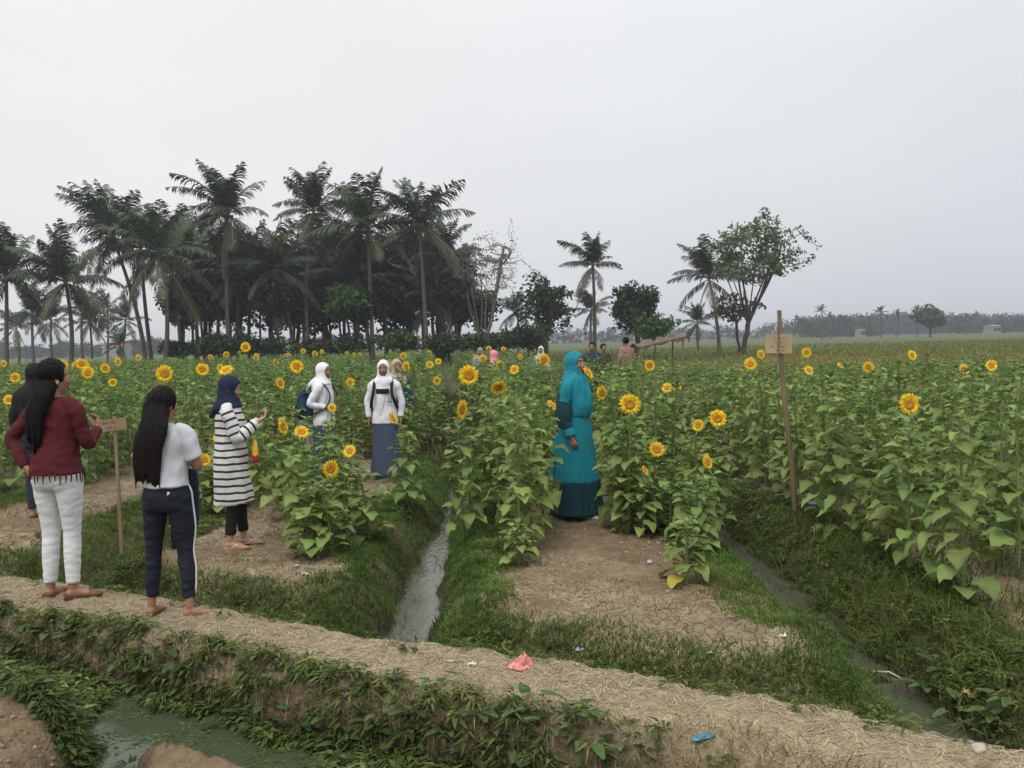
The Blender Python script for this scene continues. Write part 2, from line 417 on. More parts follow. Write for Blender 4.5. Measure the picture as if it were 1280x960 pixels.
# ------------------------------------------------------------------ water
def water_material(name, c, rough, bump):
    m, nt, b = newmat(name)
    b.inputs['Base Color'].default_value = (*c, 1); b.inputs['Roughness'].default_value = rough
    b.inputs['IOR'].default_value = 1.33; b.inputs['Specular IOR Level'].default_value = 0.6
    add_bump(nt, b, 14, bump, 5, 0.012, mapping=(1.6, .8, 1))
    return m
M_WATER = water_material("muddy_water", (0.075, 0.078, 0.055), 0.04, 0.2)
M_WATER2 = water_material("green_water", (0.055, 0.068, 0.038), 0.05, 0.22)
def sheet(name, pts, z, mat):
    me = bpy.data.meshes.new(name); me.from_pydata([(x, y, z) for x, y in pts], [], [range(len(pts))]); me.materials.append(mat)
    return tag(obj(name, me), kind='structure')
def canal_sheet(k, y0, y1, z=WATER_Z, w=0.45):
    c = CAN0 + PITCH * k; ys = np.linspace(y0, y1, 14)
    L_ = [(c + float(bend(y)) - w, y) for y in ys]; R_ = [(c + float(bend(y)) + w, y) for y in ys]
    return sheet("furrow_water", L_ + R_[::-1], z, M_WATER)
def bund_pt(x, v): return 4.34 - 0.55 * x + v / 0.876
canal_sheet(0, 5.1, 40); canal_sheet(1, 3.6, 22)
sheet("ditch_water", [(-7, bund_pt(-7, -0.33)), (-7, bund_pt(-7, -2.2)), (2.6, bund_pt(2.6, -1.2)), (2.6, bund_pt(2.6, -0.33))], WATER_N, M_WATER2)

# ------------------------------------------------------------------ grass, straw and weeds (stuff)
def blades(n, pos, h, w, cols, lean=0.35, flat=False, seg=1):
    az = rng.random(n) * 6.283; ln = lean * (0.3 + rng.random(n)) * h
    la = rng.random(n) * 6.283
    wx, wy = np.cos(az) * w * .5, np.sin(az) * w * .5
    dx, dy = np.cos(la) * ln, np.sin(la) * ln
    p = pos
    a = p + np.stack([-wx, -wy, 0 * wx], 1); b = p + np.stack([wx, wy, 0 * wx], 1)
    m1_ = p + np.stack([dx * .35 - wx * .8, dy * .35 - wy * .8, h * .6], 1); m2_ = p + np.stack([dx * .35 + wx * .8, dy * .35 + wy * .8, h * .6], 1)
    c = p + np.stack([dx * 1.3, dy * 1.3, h * (1 - lean * .3)], 1)
    V = np.stack([a, b, m2_, m1_, c], 1).reshape(-1, 3)
    o = np.arange(n)[:, None] * 5
    T = np.concatenate([o + np.array([[0, 1, 2]]), o + np.array([[0, 2, 3]]), o + np.array([[3, 2, 4]])], 0)
    C = np.repeat(cols, 5, 0)
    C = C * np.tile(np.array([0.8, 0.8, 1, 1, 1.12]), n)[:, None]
    return V, T, np.zeros(len(T), int), C
def scatter(n, x0, x1, y0, y1, fn):
    x = x0 + rng.random(n) * (x1 - x0); y = y0 + (y1 - y0) * rng.random(n)
    k = fn(x, y) > rng.random(n); x, y = x[k], y[k]
    return np.stack([x, y, H(x, y)], 1)
def inview(x, y): return (np.abs(x) < 0.62 * y + 0.8)
def gcols(n, a, b, jit=0.25):
    t = rng.random(n)[:, None]; c = np.array(a) * (1 - t) + np.array(b) * t
    return c * (1 - jit + 2 * jit * rng.random(n))[:, None]
GG = ((0.05, 0.11, 0.016), (0.125, 0.21, 0.036)); GO = ((0.07, 0.10, 0.022), (0.15, 0.17, 0.045)); GD = ((0.02, 0.045, 0.012), (0.05, 0.085, 0.02))

def f_furrow(x, y):
    v = bund_v(x, y); d = canal_d(x, y); z = H(x, y); n2 = fbm(x * 6, y * 6, 12); n1 = fbm(x * 1.3, y * 1.3, 11)
    g = 1 - sstep(0.46, 0.78, d + 0.35 * (n2 - .5) + 0.25 * (n1 - .5))
    return g * (v > 0.42) * (z > WATER_Z - 0.02) * inview(x, y) * (0.35 + 0.65 * (z > WATER_Z + .02)) * (0.35 + .65 * sstep(.3, .5, fbm(x * 4, y * 4, 37)))
parts = []
p = scatter(560000, -6.5, 5.6, 4.3, 13, f_furrow); n = len(p)
mix_o = sstep(0.45, 0.62, fbm(p[:, 0] * 2.2, p[:, 1] * 2.2, 31))[:, None]
lush = (np.abs(ucoord(p[:, 0], p[:, 1]) - CAN0) < 1.2)[:, None]
cc = gcols(n, *GG) * (1 - mix_o * ~lush) + gcols(n, *GO) * (mix_o * ~lush)
cc = cc * (.70 + .75 * sstep(.3, .7, fbm(p[:, 0] * 2.7, p[:, 1] * 2.7, 47)))[:, None]
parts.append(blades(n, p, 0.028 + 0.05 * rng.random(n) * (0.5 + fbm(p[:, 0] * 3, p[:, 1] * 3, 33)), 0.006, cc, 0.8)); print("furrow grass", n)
def f_algae(x, y):
    d = canal_d(x, y); return (x > 1.6) * (x < 2.4) * (y > 5.0) * (y < 7.6) * (d < .35) * sstep(.42, .52, fbm(x * 3.5, y * 2.2, 39)) * (ucoord(x, y) < CAN0 + PITCH + .06)
p = scatter(26000, 1.5, 2.5, 4.6, 8.0, f_algae); n = len(p); p[:, 2] = np.maximum(p[:, 2], WATER_Z)
parts.append(blades(n, p, 0.025 + 0.05 * rng.random(n), 0.007, gcols(n, *GG), 0.9))
p = scatter(70000, -9, 12, 13, 32, lambda x, y: (1 - sstep(0.4, 0.75, canal_d(x, y))) * inview(x, y)); n = len(p)
parts.append(blades(n, p, 0.08 + 0.12 * rng.random(n), 0.02, gcols(n, (0.05, 0.085, 0.02), (0.10, 0.13, 0.035)), 0.6)); print("far furrow", n)
def f_cross(x, y):
    v = bund_v(x, y) + 0.08 * (fbm(x * 4, y * 4, 35) - .5)
    return sstep(0.25, 0.31, v) * (1 - sstep(0.66, 0.92, v)) * inview(x, y) * (H(x, y) > WATER_Z)
p = scatter(420000, -4.6, 3.2, 3.0, 8.0, f_cross); n = len(p)
parts.append(blades(n, p, 0.025 + 0.065 * rng.random(n) ** 2, 0.006, gcols(n, (0.055, 0.115, 0.018), (0.14, 0.20, 0.04)), 1.25)); print("cross", n)
# sprigs standing in the water and straw blown over the bed ends
p = scatter(5000, -1.0, 2.6, 4.6, 12, lambda x, y: (canal_d(x, y) < .2) * (bund_v(x, y) > .3) * sstep(.5, .62, fbm(x * 5, y * 5, 45)) * (x < -.3) + (canal_d(x, y) < .25) * (x > 1.6) * .25); n = len(p); p[:, 2] = WATER_Z - .005
parts.append(blades(n, p, 0.02 + 0.06 * rng.random(n), 0.008, gcols(n, (0.04, 0.06, 0.02), (0.10, 0.12, 0.04)), 1.1))
# long weedy grass at the lower right
def f_lr(x, y):
    v = bund_v(x, y); return (x > 2.1) * (v > 0.33) * (y < 8.5) * (1 - .85 * sstep(1.0, 1.6, v) * sstep(2.7, 3.0, x)) * (0.25 + 0.75 * sstep(0.4, 0.6, fbm(x * 2.5, y * 2.5, 41))) * inview(x, y)
p = scatter(40000, 2.1, 5.5, 2.9, 8.5, f_lr); n = len(p)
parts.append(blades(n, p, 0.09 + 0.11 * rng.random(n), 0.009, gcols(n, (0.05, 0.10, 0.018), (0.16, 0.20, 0.045)), 0.9)); print("lr", n)
# sparse dry tufts on the beds
p = scatter(60000, -6.5, 5.5, 4.6, 13, lambda x, y: (bund_v(x, y) > 0.6) * inview(x, y) * sstep(0.52, 0.7, fbm(x * 3, y * 3, 51)) * .8); n = len(p)
parts.append(blades(n, p, 0.015 + 0.05 * rng.random(n), 0.006, gcols(n, (0.12, 0.14, 0.04), (0.26, 0.22, 0.10)), 1.0))
V_, T_, M_, C_ = cat(parts)
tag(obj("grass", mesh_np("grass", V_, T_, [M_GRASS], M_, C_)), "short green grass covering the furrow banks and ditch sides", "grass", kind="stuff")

# straw lying on the bund
def f_straw(x, y):
    v = bund_v(x, y) + 0.1 * (fbm(x * 5, y * 5, 61) - .5); return sstep(-0.46, -0.24, v) * (1 - sstep(0.26, 0.34, v)) * inview(x, y) * (0.45 + 0.55 * sstep(.35, .55, fbm(x * 2, y * 2, 63)))
p = scatter(330000, -4.6, 2.8, 2.4, 7.4, f_straw); n = len(p); L_ = 0.008 + 0.024 * rng.random(n) ** 1.8
az = rng.random(n) * 6.283; up = rng.normal(0, 0.16, n)
dvec = np.stack([np.cos(az), np.sin(az), up], 1); wv = np.stack([-np.sin(az), np.cos(az), 0 * az], 1) * (0.0010 + 0.0010 * rng.random(n))[:, None]
# follow the slope so that the bits lie on the surface
e1 = p + dvec * L_[:, None]; e0 = p - dvec * L_[:, None]
e1[:, 2] = H(e1[:, 0], e1[:, 1]) + np.abs(up) * L_ * 1.2 + 0.002; e0[:, 2] = H(e0[:, 0], e0[:, 1]) + 0.004 * rng.random(n) + 0.002
Vq = np.stack([e0 - wv, e0 + wv, e1 + wv, e1 - wv], 1).reshape(-1, 3); o = np.arange(n)[:, None] * 4
Tq = np.concatenate([o + [[0, 1, 2]], o + [[0, 2, 3]]]); Cq = np.repeat(gcols(n, (0.25, 0.20, 0.125), (0.45, 0.37, 0.24), .25), 4, 0)
# thinner straw on the ends of the beds
p3 = scatter(90000, -4.2, 3.4, 4.2, 8.5, lambda x, y: (bund_v(x, y) > .6) * (bund_v(x, y) < 2.1) * inview(x, y) * (canal_d(x, y) > .5) * sstep(.42, .62, fbm(x * 3, y * 3, 65))); n3_ = len(p3); Ls = .008 + .024 * rng.random(n3_); a3 = rng.random(n3_) * 6.283
d3 = np.stack([np.cos(a3), np.sin(a3), 0 * a3], 1); w3 = np.stack([-np.sin(a3), np.cos(a3), 0 * a3], 1) * .0013; f1_ = p3 + d3 * Ls[:, None]; f0_ = p3 - d3 * Ls[:, None]; f1_[:, 2] = H(f1_[:, 0], f1_[:, 1]) + .005; f0_[:, 2] = H(f0_[:, 0], f0_[:, 1]) + .003
V3 = np.stack([f0_ - w3, f0_ + w3, f1_ + w3, f1_ - w3], 1).reshape(-1, 3); o3 = np.arange(n3_)[:, None] * 4; T3 = np.concatenate([o3 + [[0, 1, 2]], o3 + [[0, 2, 3]]]); C3 = np.repeat(gcols(n3_, (0.26, 0.20, 0.11), (0.48, 0.39, 0.23), .25), 4, 0)
# dry grass hanging over the edge of the bund on the ditch side
p2 = scatter(60000, -4.6, 2.4, 2.4, 7.4, lambda x, y: (np.abs(bund_v(x, y) + 0.36 + 0.06 * np.sin(x * 5)) < 0.10) * inview(x, y) * sstep(.35, .6, fbm(x * 2.3, y * 2.3, 71))); n2_ = len(p2)
V2, T2, M2, C2 = blades(n2_, p2, 0.05 + 0.07 * rng.random(n2_), 0.004, gcols(n2_, (0.16, 0.12, 0.06), (0.40, 0.31, 0.16)), 1.3)
Vs, Ts, Ms, Cs = cat([(V3, T3, np.zeros(len(T3), int), C3), (Vq, Tq, np.zeros(len(Tq), int), Cq), (V2, T2, M2, C2)])
tag(obj("straw", mesh_np("straw", Vs, Ts, [M_STRAW], Ms, Cs)), "loose dry straw strewn over the raised earth path", "straw", kind="stuff"); print("straw", n)

# clods of dry earth
bmc = bmesh.new(); bmesh.ops.create_icosphere(bmc, subdivisions=1, radius=1); cv = np.array([v_.co[:] for v_ in bmc.verts]); bmc.verts.ensure_lookup_table(); ct = np.array([[q.index for q in f.verts] for f in bmc.faces]); bmc.free(); cl = []
for k in range(5):
    rr = np.random.default_rng(k); tv = cv * (1 + .35 * rr.normal(size=(len(cv), 1))) * [1, .8, .6]
    p = scatter(9000, -6, 5, 3.2, 11, lambda x, y: (np.abs(bund_v(x, y) - .1) > .5) * inview(x, y) * (canal_d(x, y) > .5) * (H(x, y) > -.2) * sstep(.38, .66, fbm(x * 3.3, y * 3.3, 67))); n = len(p)
    cl.append(stamp((tv, ct, np.zeros(len(ct), int), np.ones((len(tv), 3))), p, rng.random(n) * 6.283, .004 + .014 * rng.random(n) ** 3, gcols(n, (0.19, 0.14, 0.085), (0.33, 0.26, 0.165), .2)))
Vc, Tc, Mc, Cc_ = cat(cl)
tag(obj("clods", mesh_np("clods", Vc, Tc, [vcol("clod", rough=.95, spec=.1, noise_scale=60)], Mc, Cc_, True)), "small dry clods of earth scattered over the beds", "clods", kind="stuff")
# leafy ground cover in the near ditch and by the furrows
def weed_leaf(L=1.0, W=0.42, droop=0.25):
    g = Geo(); V = [(0, 0, 0), (0.35 * L, -W / 2, 0.07), (0.35 * L, 0, 0.02), (0.35 * L, W / 2, 0.07), (L, 0, -droop * L)]
    g.add(V, [(0, 1, 2), (0, 2, 3), (1, 4, 2), (2, 4, 3)], 0, (1, 1, 1)); return g.arr()
def weed_clump(nl, spread, hgt, leaf, seed):
    r = np.random.default_rng(seed); ps = []
    for k in range(nl):
        a = r.random() * 6.283; t = r.random()
        V, T, M, C = leaf; s = 0.7 + .6 * r.random()
        Rm = rotm(a, -0.5 + 0.9 * r.random(), r.normal(0, .3)); 
        base = np.array([math.cos(a) * spread * t, math.sin(a) * spread * t, hgt * (0.25 + .75 * r.random())])
        ps.append((V * s * 0.1 @ Rm.T + base, T, M, C * (0.75 + .5 * r.random())))
    return cat(ps)
wl_ = weed_leaf(); narrow = weed_leaf(1.1, 0.2, 0.35)
def f_near(x, y):
    v = bund_v(x, y); n_ = fbm(x * 2.6, y * 2.6, 81)
    water = ((x < -0.80 + .12 * np.sin(y * 9)) & (x > -2.30) & (v < -0.50 - 0.05 * np.sin(x * 9)) & (v > -1.5))
    slope = sstep(-0.27, -0.42, v - 0.03 + 0.10 * sstep(-0.6, 1.2, x) + 0.24 * (n_ - .5)) * (1 - sstep(-1.25, -1.05, v) * 0) * (v > -1.3)
    return slope * (1 - water) * inview(x, y) * (0.3 + .7 * sstep(0.3, 0.5, n_))
clumps = []
for k in range(6):
    tpl = weed_clump(10, 0.05, 0.07 + .03 * (k % 3), wl_ if k < 3 else narrow, 100 + k); tpl = (tpl[0] * (0.20 if k < 3 else 0.24) / 0.42, tpl[1], tpl[2], tpl[3])
    p = scatter(13000, -4.6, 2.6, 2.4, 7.0, f_near); n = len(p)
    p[:, 2] = np.maximum(p[:, 2], WATER_N - 0.02)
    clumps.append(stamp(tpl, p, rng.random(n) * 6.283, 0.6 + 0.8 * rng.random(n), gcols(n, (0.055, 0.085, 0.02), (0.16, 0.20, 0.055), .45)))
    # small leaves floating on the ditch water
    p = scatter(900, -2.5, -0.6, 3.6, 6.0, lambda x, y: (bund_v(x, y) < -0.46) * (H(x, y) < WATER_N) * sstep(.40, .6, fbm(x * 4, y * 4, 95))); n = len(p); p[:, 2] = WATER_N - .012
    if n: clumps.append(stamp(tpl, p, rng.random(n) * 6.283, np.stack([.5 + .4 * rng.random(n)] * 2 + [np.full(n, .25)], 1), gcols(n, (0.06, 0.10, 0.03), (0.15, 0.19, 0.06), .3)))
    # the bushy edge of the right furrow and the cross ditch
    def f_w2(x, y):
        v = bund_v(x, y); d = canal_d(x, y); n_ = fbm(x * 2.1, y * 2.1, 91 + 0 * k)
        right = (x > 2.08) * (1 - sstep(0.26, 0.55, d + .7 * (n_ - .5))) * (v > 0.4) * 0.6 + (x > 2.4) * (v > .35) * (v < 1.6) * .22 * sstep(.4, .55, n_)
        cr = np.exp(-((v - 0.48) / 0.18) ** 2) * sstep(.3, .5, n_) * .9
        bk = (d > 0.3) * (d < 0.75) * sstep(.55, .68, n_) * .35 * (v > .6)
        return np.clip(right + cr + bk, 0, 1) * inview(x, y) * (y < 11) * (H(x, y) > WATER_Z + 0.02)
    p = scatter(15000, -4.6, 5.2, 2.8, 11.0, f_w2); n = len(p)
    clumps.append(stamp(tpl, p, rng.random(n) * 6.283, 0.55 + 0.6 * rng.random(n), gcols(n, (0.05, 0.08, 0.018), (0.15, 0.185, 0.045), .4)))
    # duckweed-like growth on the near bank left
    p = scatter(1500, -3.2, -1.8, 3.6, 6.0, lambda x, y: (bund_v(x, y) < -0.85) * (bund_v(x, y) > -1.3) * (np.abs(x + 2.05) < .35) * .9); n = len(p)
    if n: clumps.append(stamp(tpl, p, rng.random(n) * 6.283, 0.6 + 0.6 * rng.random(n), gcols(n, (0.04, 0.07, 0.018), (0.10, 0.14, 0.035), .25)))
Vw, Tw, Mw, Cw = cat(clumps); print("weeds tris", len(Tw))
tag(obj("weeds", mesh_np("weeds", Vw, Tw, [M_GRASS], Mw, Cw)), "low leafy weeds crowding the ditch banks", "weeds", kind="stuff")
# standing grass of the open field on the right and before the grove
def f_far(x, y): return np.where(x > 5 + 0.1 * (y - 22), sstep(20, 26, y), sstep(38, 44, y)) * (np.abs(x) < .66 * y)
p = scatter(60000, -60, 80, 20, 120, f_far); 
p = np.concatenate([p, scatter(60000, 4, 30, 20, 48, f_far)]); n = len(p)
ylw = (np.exp(-((p[:, 1] - 50) / 20) ** 2) * (p[:, 0] > 8) * sstep(.3, .6, fbm(p[:, 0] * .3, p[:, 1] * .15, 25)))[:, None]
cc = gcols(n, (0.11, 0.145, 0.04), (0.20, 0.235, 0.07)) * (1 - ylw) + gcols(n, (0.18, 0.15, 0.04), (0.30, 0.22, 0.065)) * ylw
Vf, Tf, Mf, Cf = blades(n, p, (0.18 + 0.25 * rng.random(n)) * (1 + p[:, 1] / 200), 0.03 + p[:, 1] * 0.0012, cc, 0.5)
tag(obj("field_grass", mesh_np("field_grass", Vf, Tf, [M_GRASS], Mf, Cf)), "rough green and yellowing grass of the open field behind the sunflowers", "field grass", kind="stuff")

# ------------------------------------------------------------------ sunflowers
def leaf_tpl(seed):
    """a heart shaped leaf on its petiole; grows along +x from the stem node, 1 m long blade scaled later"""
    r = np.random.default_rng(seed); g = Geo()
    pl = 0.55 + 0.25 * r.random(); pr = 0.30 + 0.25 * r.random()
    green = np.array((0.172, 0.250, 0.056)); pale = np.array((0.27, 0.34, 0.115))
    b0 = np.array([pl, 0, pr])
    P = [(0, 0, 0), (pl * .5, 0, pr * .75), tuple(b0)]
    g.tube(P, [0.03, 0.022, 0.016], 3, 0, pale)
    t = np.array([-.12, .0, .16, .36, .58, .80, 1.0]); w = np.array([.20, .37, .46, .43, .31, .15, .0]) * (0.88 + .28 * r.random())
    droop = 0.1 + 0.75 * r.random(); tw = r.normal(0, .22)
    V = []; 
    for k in range(7):
        tt = t[k]; z = -droop * max(tt, 0) ** 1.6 + 0.10 * tt + .02 * r.normal(); x = tt * (1 - 0.18 * droop * max(tt, 0))
        wv_ = w[k]; up = (0.05 + .35 * r.random()) * wv_ + 0.03 * r.normal()
        V.append(b0 + [x, -wv_ * (1 + .08 * r.normal()), z + up + tw * wv_]); V.append(b0 + [x, 0, z]); V.append(b0 + [x, wv_ * (1 + .08 * r.normal()), z + up * (1 + .3 * r.normal()) - tw * wv_])
    T = []
    for k in range(6):
        a = k * 3; T += [(a, a + 1, a + 4), (a, a + 4, a + 3), (a + 1, a + 2, a + 5), (a + 1, a + 5, a + 4)]
    Cc = np.tile(green, (21, 1)) * (1 + .14 * r.normal(size=(21, 1))); Cc[1::3] = pale * .85
    g.add(V, T, 0, Cc)
    return g.arr()
LEAVES = [leaf_tpl(200 + k) for k in range(12)]
LEAF_ME = [mesh_np("leaf", *l[:2], [M_LEAF], l[2], l[3], True) for l in LEAVES]
yl = leaf_tpl(300); LEAF_YELLOW = mesh_np("leaf", yl[0], yl[1], [M_LEAF], yl[2], yl[3] * np.array((2.3, 1.5, 0.7)), True)

def head_tpl(r=0.085, seed=0, droopy=0.0, bud=False):
    """flower head facing +x: petals in two whorls, bracts and back; the disc is a mesh of its own"""
    rr = np.random.default_rng(seed); g = Geo(); ri = r * 0.48
    if not bud:
        for whorl in (0, 1):
            n = 17
            for k in range(n):
                a = 2 * math.pi * (k + 0.5 * whorl) / n + rr.normal(0, .06); L = r * (1 - .06 * whorl) * (0.92 + .16 * rr.random()); w = 0.22 * r
                fwd = 0.010 + (-.006 if whorl else 0.0) + rr.normal(0, .004) + droopy * rr.random() * .03
                ca, sa = math.cos(a), math.sin(a)
                def P(rad, off, xx): return (xx, ca * rad - sa * off, sa * rad + ca * off)
                V = [P(ri * .8, -w * .3, 0.002), P(ri * .8, w * .3, 0.002), P(ri + (L - ri) * .45, -w * .52, fwd * 1.2), P(ri + (L - ri) * .45, w * .52, fwd * 1.2), P(L, 0, fwd * .4)]
                g.add(V, [(0, 1, 3), (0, 3, 2), (2, 3, 4)], 0, np.array((0.90, 0.64, 0.016)) * (0.85 + .25 * rr.random()) * np.array((1, .86 + .2 * rr.random(), 1)))
    # green back and bracts
    for k in range(12):
        a0 = 2 * math.pi * k / 12; a1 = 2 * math.pi * (k + 1) / 12; am = (a0 + a1) / 2
        def Q_(rad, a, xx): return (xx, math.cos(a) * rad, math.sin(a) * rad)
        f = 1.25 if not bud else 1.0
        g.add([Q_(ri * f, a0, -.004), Q_(ri * f, a1, -.004), (-0.032, 0, 0)], [(0, 2, 1)], 1, (0.10, 0.16, 0.04))
        g.add([Q_(ri, a0, -.004), Q_(ri, a1, -.004), Q_(r * (0.80 if not bud else .9), am, -.014 if not bud else .03)], [(0, 1, 2)], 1, (0.13, 0.20, 0.05))
        if bud: g.add([Q_(ri, a0, -.004), Q_(ri, a1, -.004), (0.028, 0, 0)], [(0, 1, 2)], 1, (0.17, 0.21, 0.06))
    return g.arr()
def disc_tpl(r=0.085):
    g = Geo(); ri = r * 0.5; n = 16
    rings = [(ri, 0.0), (ri * .93, 0.009), (ri * .6, 0.011), (ri * .3, 0.006)]
    V = [(x, rad * math.cos(2 * math.pi * k / n), rad * math.sin(2 * math.pi * k / n)) for rad, x in rings for k in range(n)] + [(0.004, 0, 0)]
    T = []
    for q in range(3):
        for k in range(n):
            k2 = (k + 1) % n; a = q * n; T += [(a + k, a + k2, a + n + k2), (a + k, a + n + k2, a + n + k)]
    for k in range(n): T.append((3 * n + k, 3 * n + (k + 1) % n, 4 * n))
    g.add(V, T, 0, (.3, .13, .02)); return g.arr()
HEADS = [head_tpl(0.085, 400 + k) for k in range(5)]
HEAD_ME = [mesh_np("flower_head", h[0], h[1], [M_PETAL, M_STEM], h[2], h[3], False) for h in HEADS]
WILT = head_tpl(0.078, 420, 2.0); WILT_ME = mesh_np("flower_head", WILT[0], WILT[1], [M_PETAL, M_STEM], WILT[2], WILT[3] * np.array((.8, .62, 1)), False)
DISC = disc_tpl(); DISC_ME = mesh_np("seed_disc", DISC[0], DISC[1], [M_DISC], DISC[2], DISC[3], True)
BUD = head_tpl(0.05, 450, bud=True); BUD_ME = mesh_np("flower_bud", BUD[0], BUD[1], [M_PETAL, M_STEM], BUD[2], BUD[3], False)

def plant_plan(seed, nleaf=26):
    """a unit high plant: list of (z, azimuth, leaf scale, tilt, which leaf) and the stem's path"""
    r = np.random.default_rng(seed); L = []; lean = r.normal(0, .05, 2)
    for k in range(nleaf):
        t = 0.07 + 0.91 * (k / (nleaf - 1)) ** 0.85
        s = 0.130 * (1.04 - 0.62 * t ** 2.6) * (0.78 + .45 * r.random())
        tilt = 0.26 * (1 - t) - 0.6 * t ** 4 + r.normal(0, .22)        # positive droops
        L.append((t, k * 2.39996 + r.normal(0, .35), s, tilt, r.integers(0, 12)))
    z = np.linspace(0, 1, 6); path = np.stack([lean[0] * z ** 2, lean[1] * z ** 2, z], 1)
    return L, path
NV = 9
PLANS = [plant_plan(500 + k, 47 + k % 4) for k in range(NV)]
def stem_tpl(path):
    g = Geo(); g.tube(path, np.linspace(0.014, 0.007, len(path)), 5, 0, (0.15, 0.20, 0.07)); return g.arr()
STEM_ME = []
for L, path in PLANS:
    s_ = stem_tpl(path); STEM_ME.append(mesh_np("stem", s_[0], s_[1], [M_STEM], s_[2], s_[3], True))
def foliage_tpl(k, hz, keep=1.0):
    L, path = PLANS[k]; ps = []
    for q, (t, az, s, tilt, w) in enumerate(L):
        if keep < 1 and (q % 5) == 4: continue
        V, T, M, C = LEAVES[w]; Rm = rotm(az, tilt)
        zz = t; off = np.array([path[-1][0] * t * t, path[-1][1] * t * t, zz * hz])
        ps.append((V * s @ Rm.T + off, T, M, C * (0.85 + .3 * ((q * 7) % 5) / 5)))
    return cat(ps)
FOL = [foliage_tpl(k, 1.28) for k in range(NV)]
FOL_ME = [mesh_np("foliage", f[0], f[1], [M_LEAF], f[2], f[3], True) for f in FOL]

taken = []
HEAD_OBJS = 0
def sunflower(x, y, h, label, group=None, k=None, head=None, near=True, bud=True, hsc=1.0, yellow=False, at_=None):
    """head: None or (azimuth, upward tilt) of the bloom"""
    k = random.randrange(NV) if k is None else k
    z0 = Hs(x, y); z0 = max(z0, -0.12)
    root = empty("sunflower_plant", (x, y, z0), random.random() * 6.283)
    tag(root, label, "sunflower", group)
    L, path = PLANS[k]; rz = root.rotation_euler.z
    obj("stem", STEM_ME[k], root, scale=(1, 1, h))
    if near:
        for q, (t, az, s, tilt, w) in enumerate(L):
            if head and t > .93: continue
            off = Vector((path[-1][0] * t * t, path[-1][1] * t * t, t * h))
            me = LEAF_YELLOW if (yellow and q == 1) else LEAF_ME[w]
            obj("leaf", me, root, off, Euler((0, tilt, az + random.uniform(-.2, .2))), s * (0.78 + 0.2 * h) * random.uniform(.9, 1.12))
    else:
        tag(obj("foliage", FOL_ME[k], root, scale=(1, 1, h / 1.28)))
    tip = Vector((path[-1][0], path[-1][1], h))
    if head:
        az, up = head
        a = az - rz
        dirx = Vector((math.cos(a) * math.cos(up), math.sin(a) * math.cos(up), math.sin(up)))
        me = WILT_ME if head == 'w' else random.choice(HEAD_ME)
        hp = tip + Vector((0, 0, 0.05)) + dirx * 0.035
        if at_ is not None: hp = Matrix.Rotation(-rz, 3, 'Z') @ (at_ - Vector((x, y, z0)))
        ho = obj("flower_head", me, root, hp, Euler((random.uniform(-1, 1), 0, 0)).to_matrix().to_euler(), hsc)
        ho.rotation_euler = (Matrix.Rotation(a, 3, 'Z') @ Matrix.Rotation(-up, 3, 'Y') @ Matrix.Rotation(random.random() * 6, 3, 'X')).to_euler()
        obj("seed_disc", DISC_ME, ho, (0.0, 0, 0))
        g = Geo(); 
        neck = obj("neck", NECK_ME, root, tip, None, 1.0)
        d = hp - dirx * .03 - tip; neck.rotation_euler = d.to_track_quat('Z', 'Y').to_euler(); neck.scale = (1, 1, max(d.length, .01))
    elif bud:
        a = random.random() * 6.283
        ho = obj("flower_bud", BUD_ME, root, tip + Vector((0, 0, 0.02)), (0, -random.uniform(.5, 1.3), a), random.uniform(.7, 1.1))
    taken.append((x, y))
    return root
g_ = Geo(); g_.tube([(0, 0, 0), (0, 0, .5), (0, 0, 1)], 0.007, 4, 0, (0.15, 0.2, 0.07)); NECK_ME = g_.mesh("neck", [M_STEM], True)

CAMDIR = -math.pi / 2
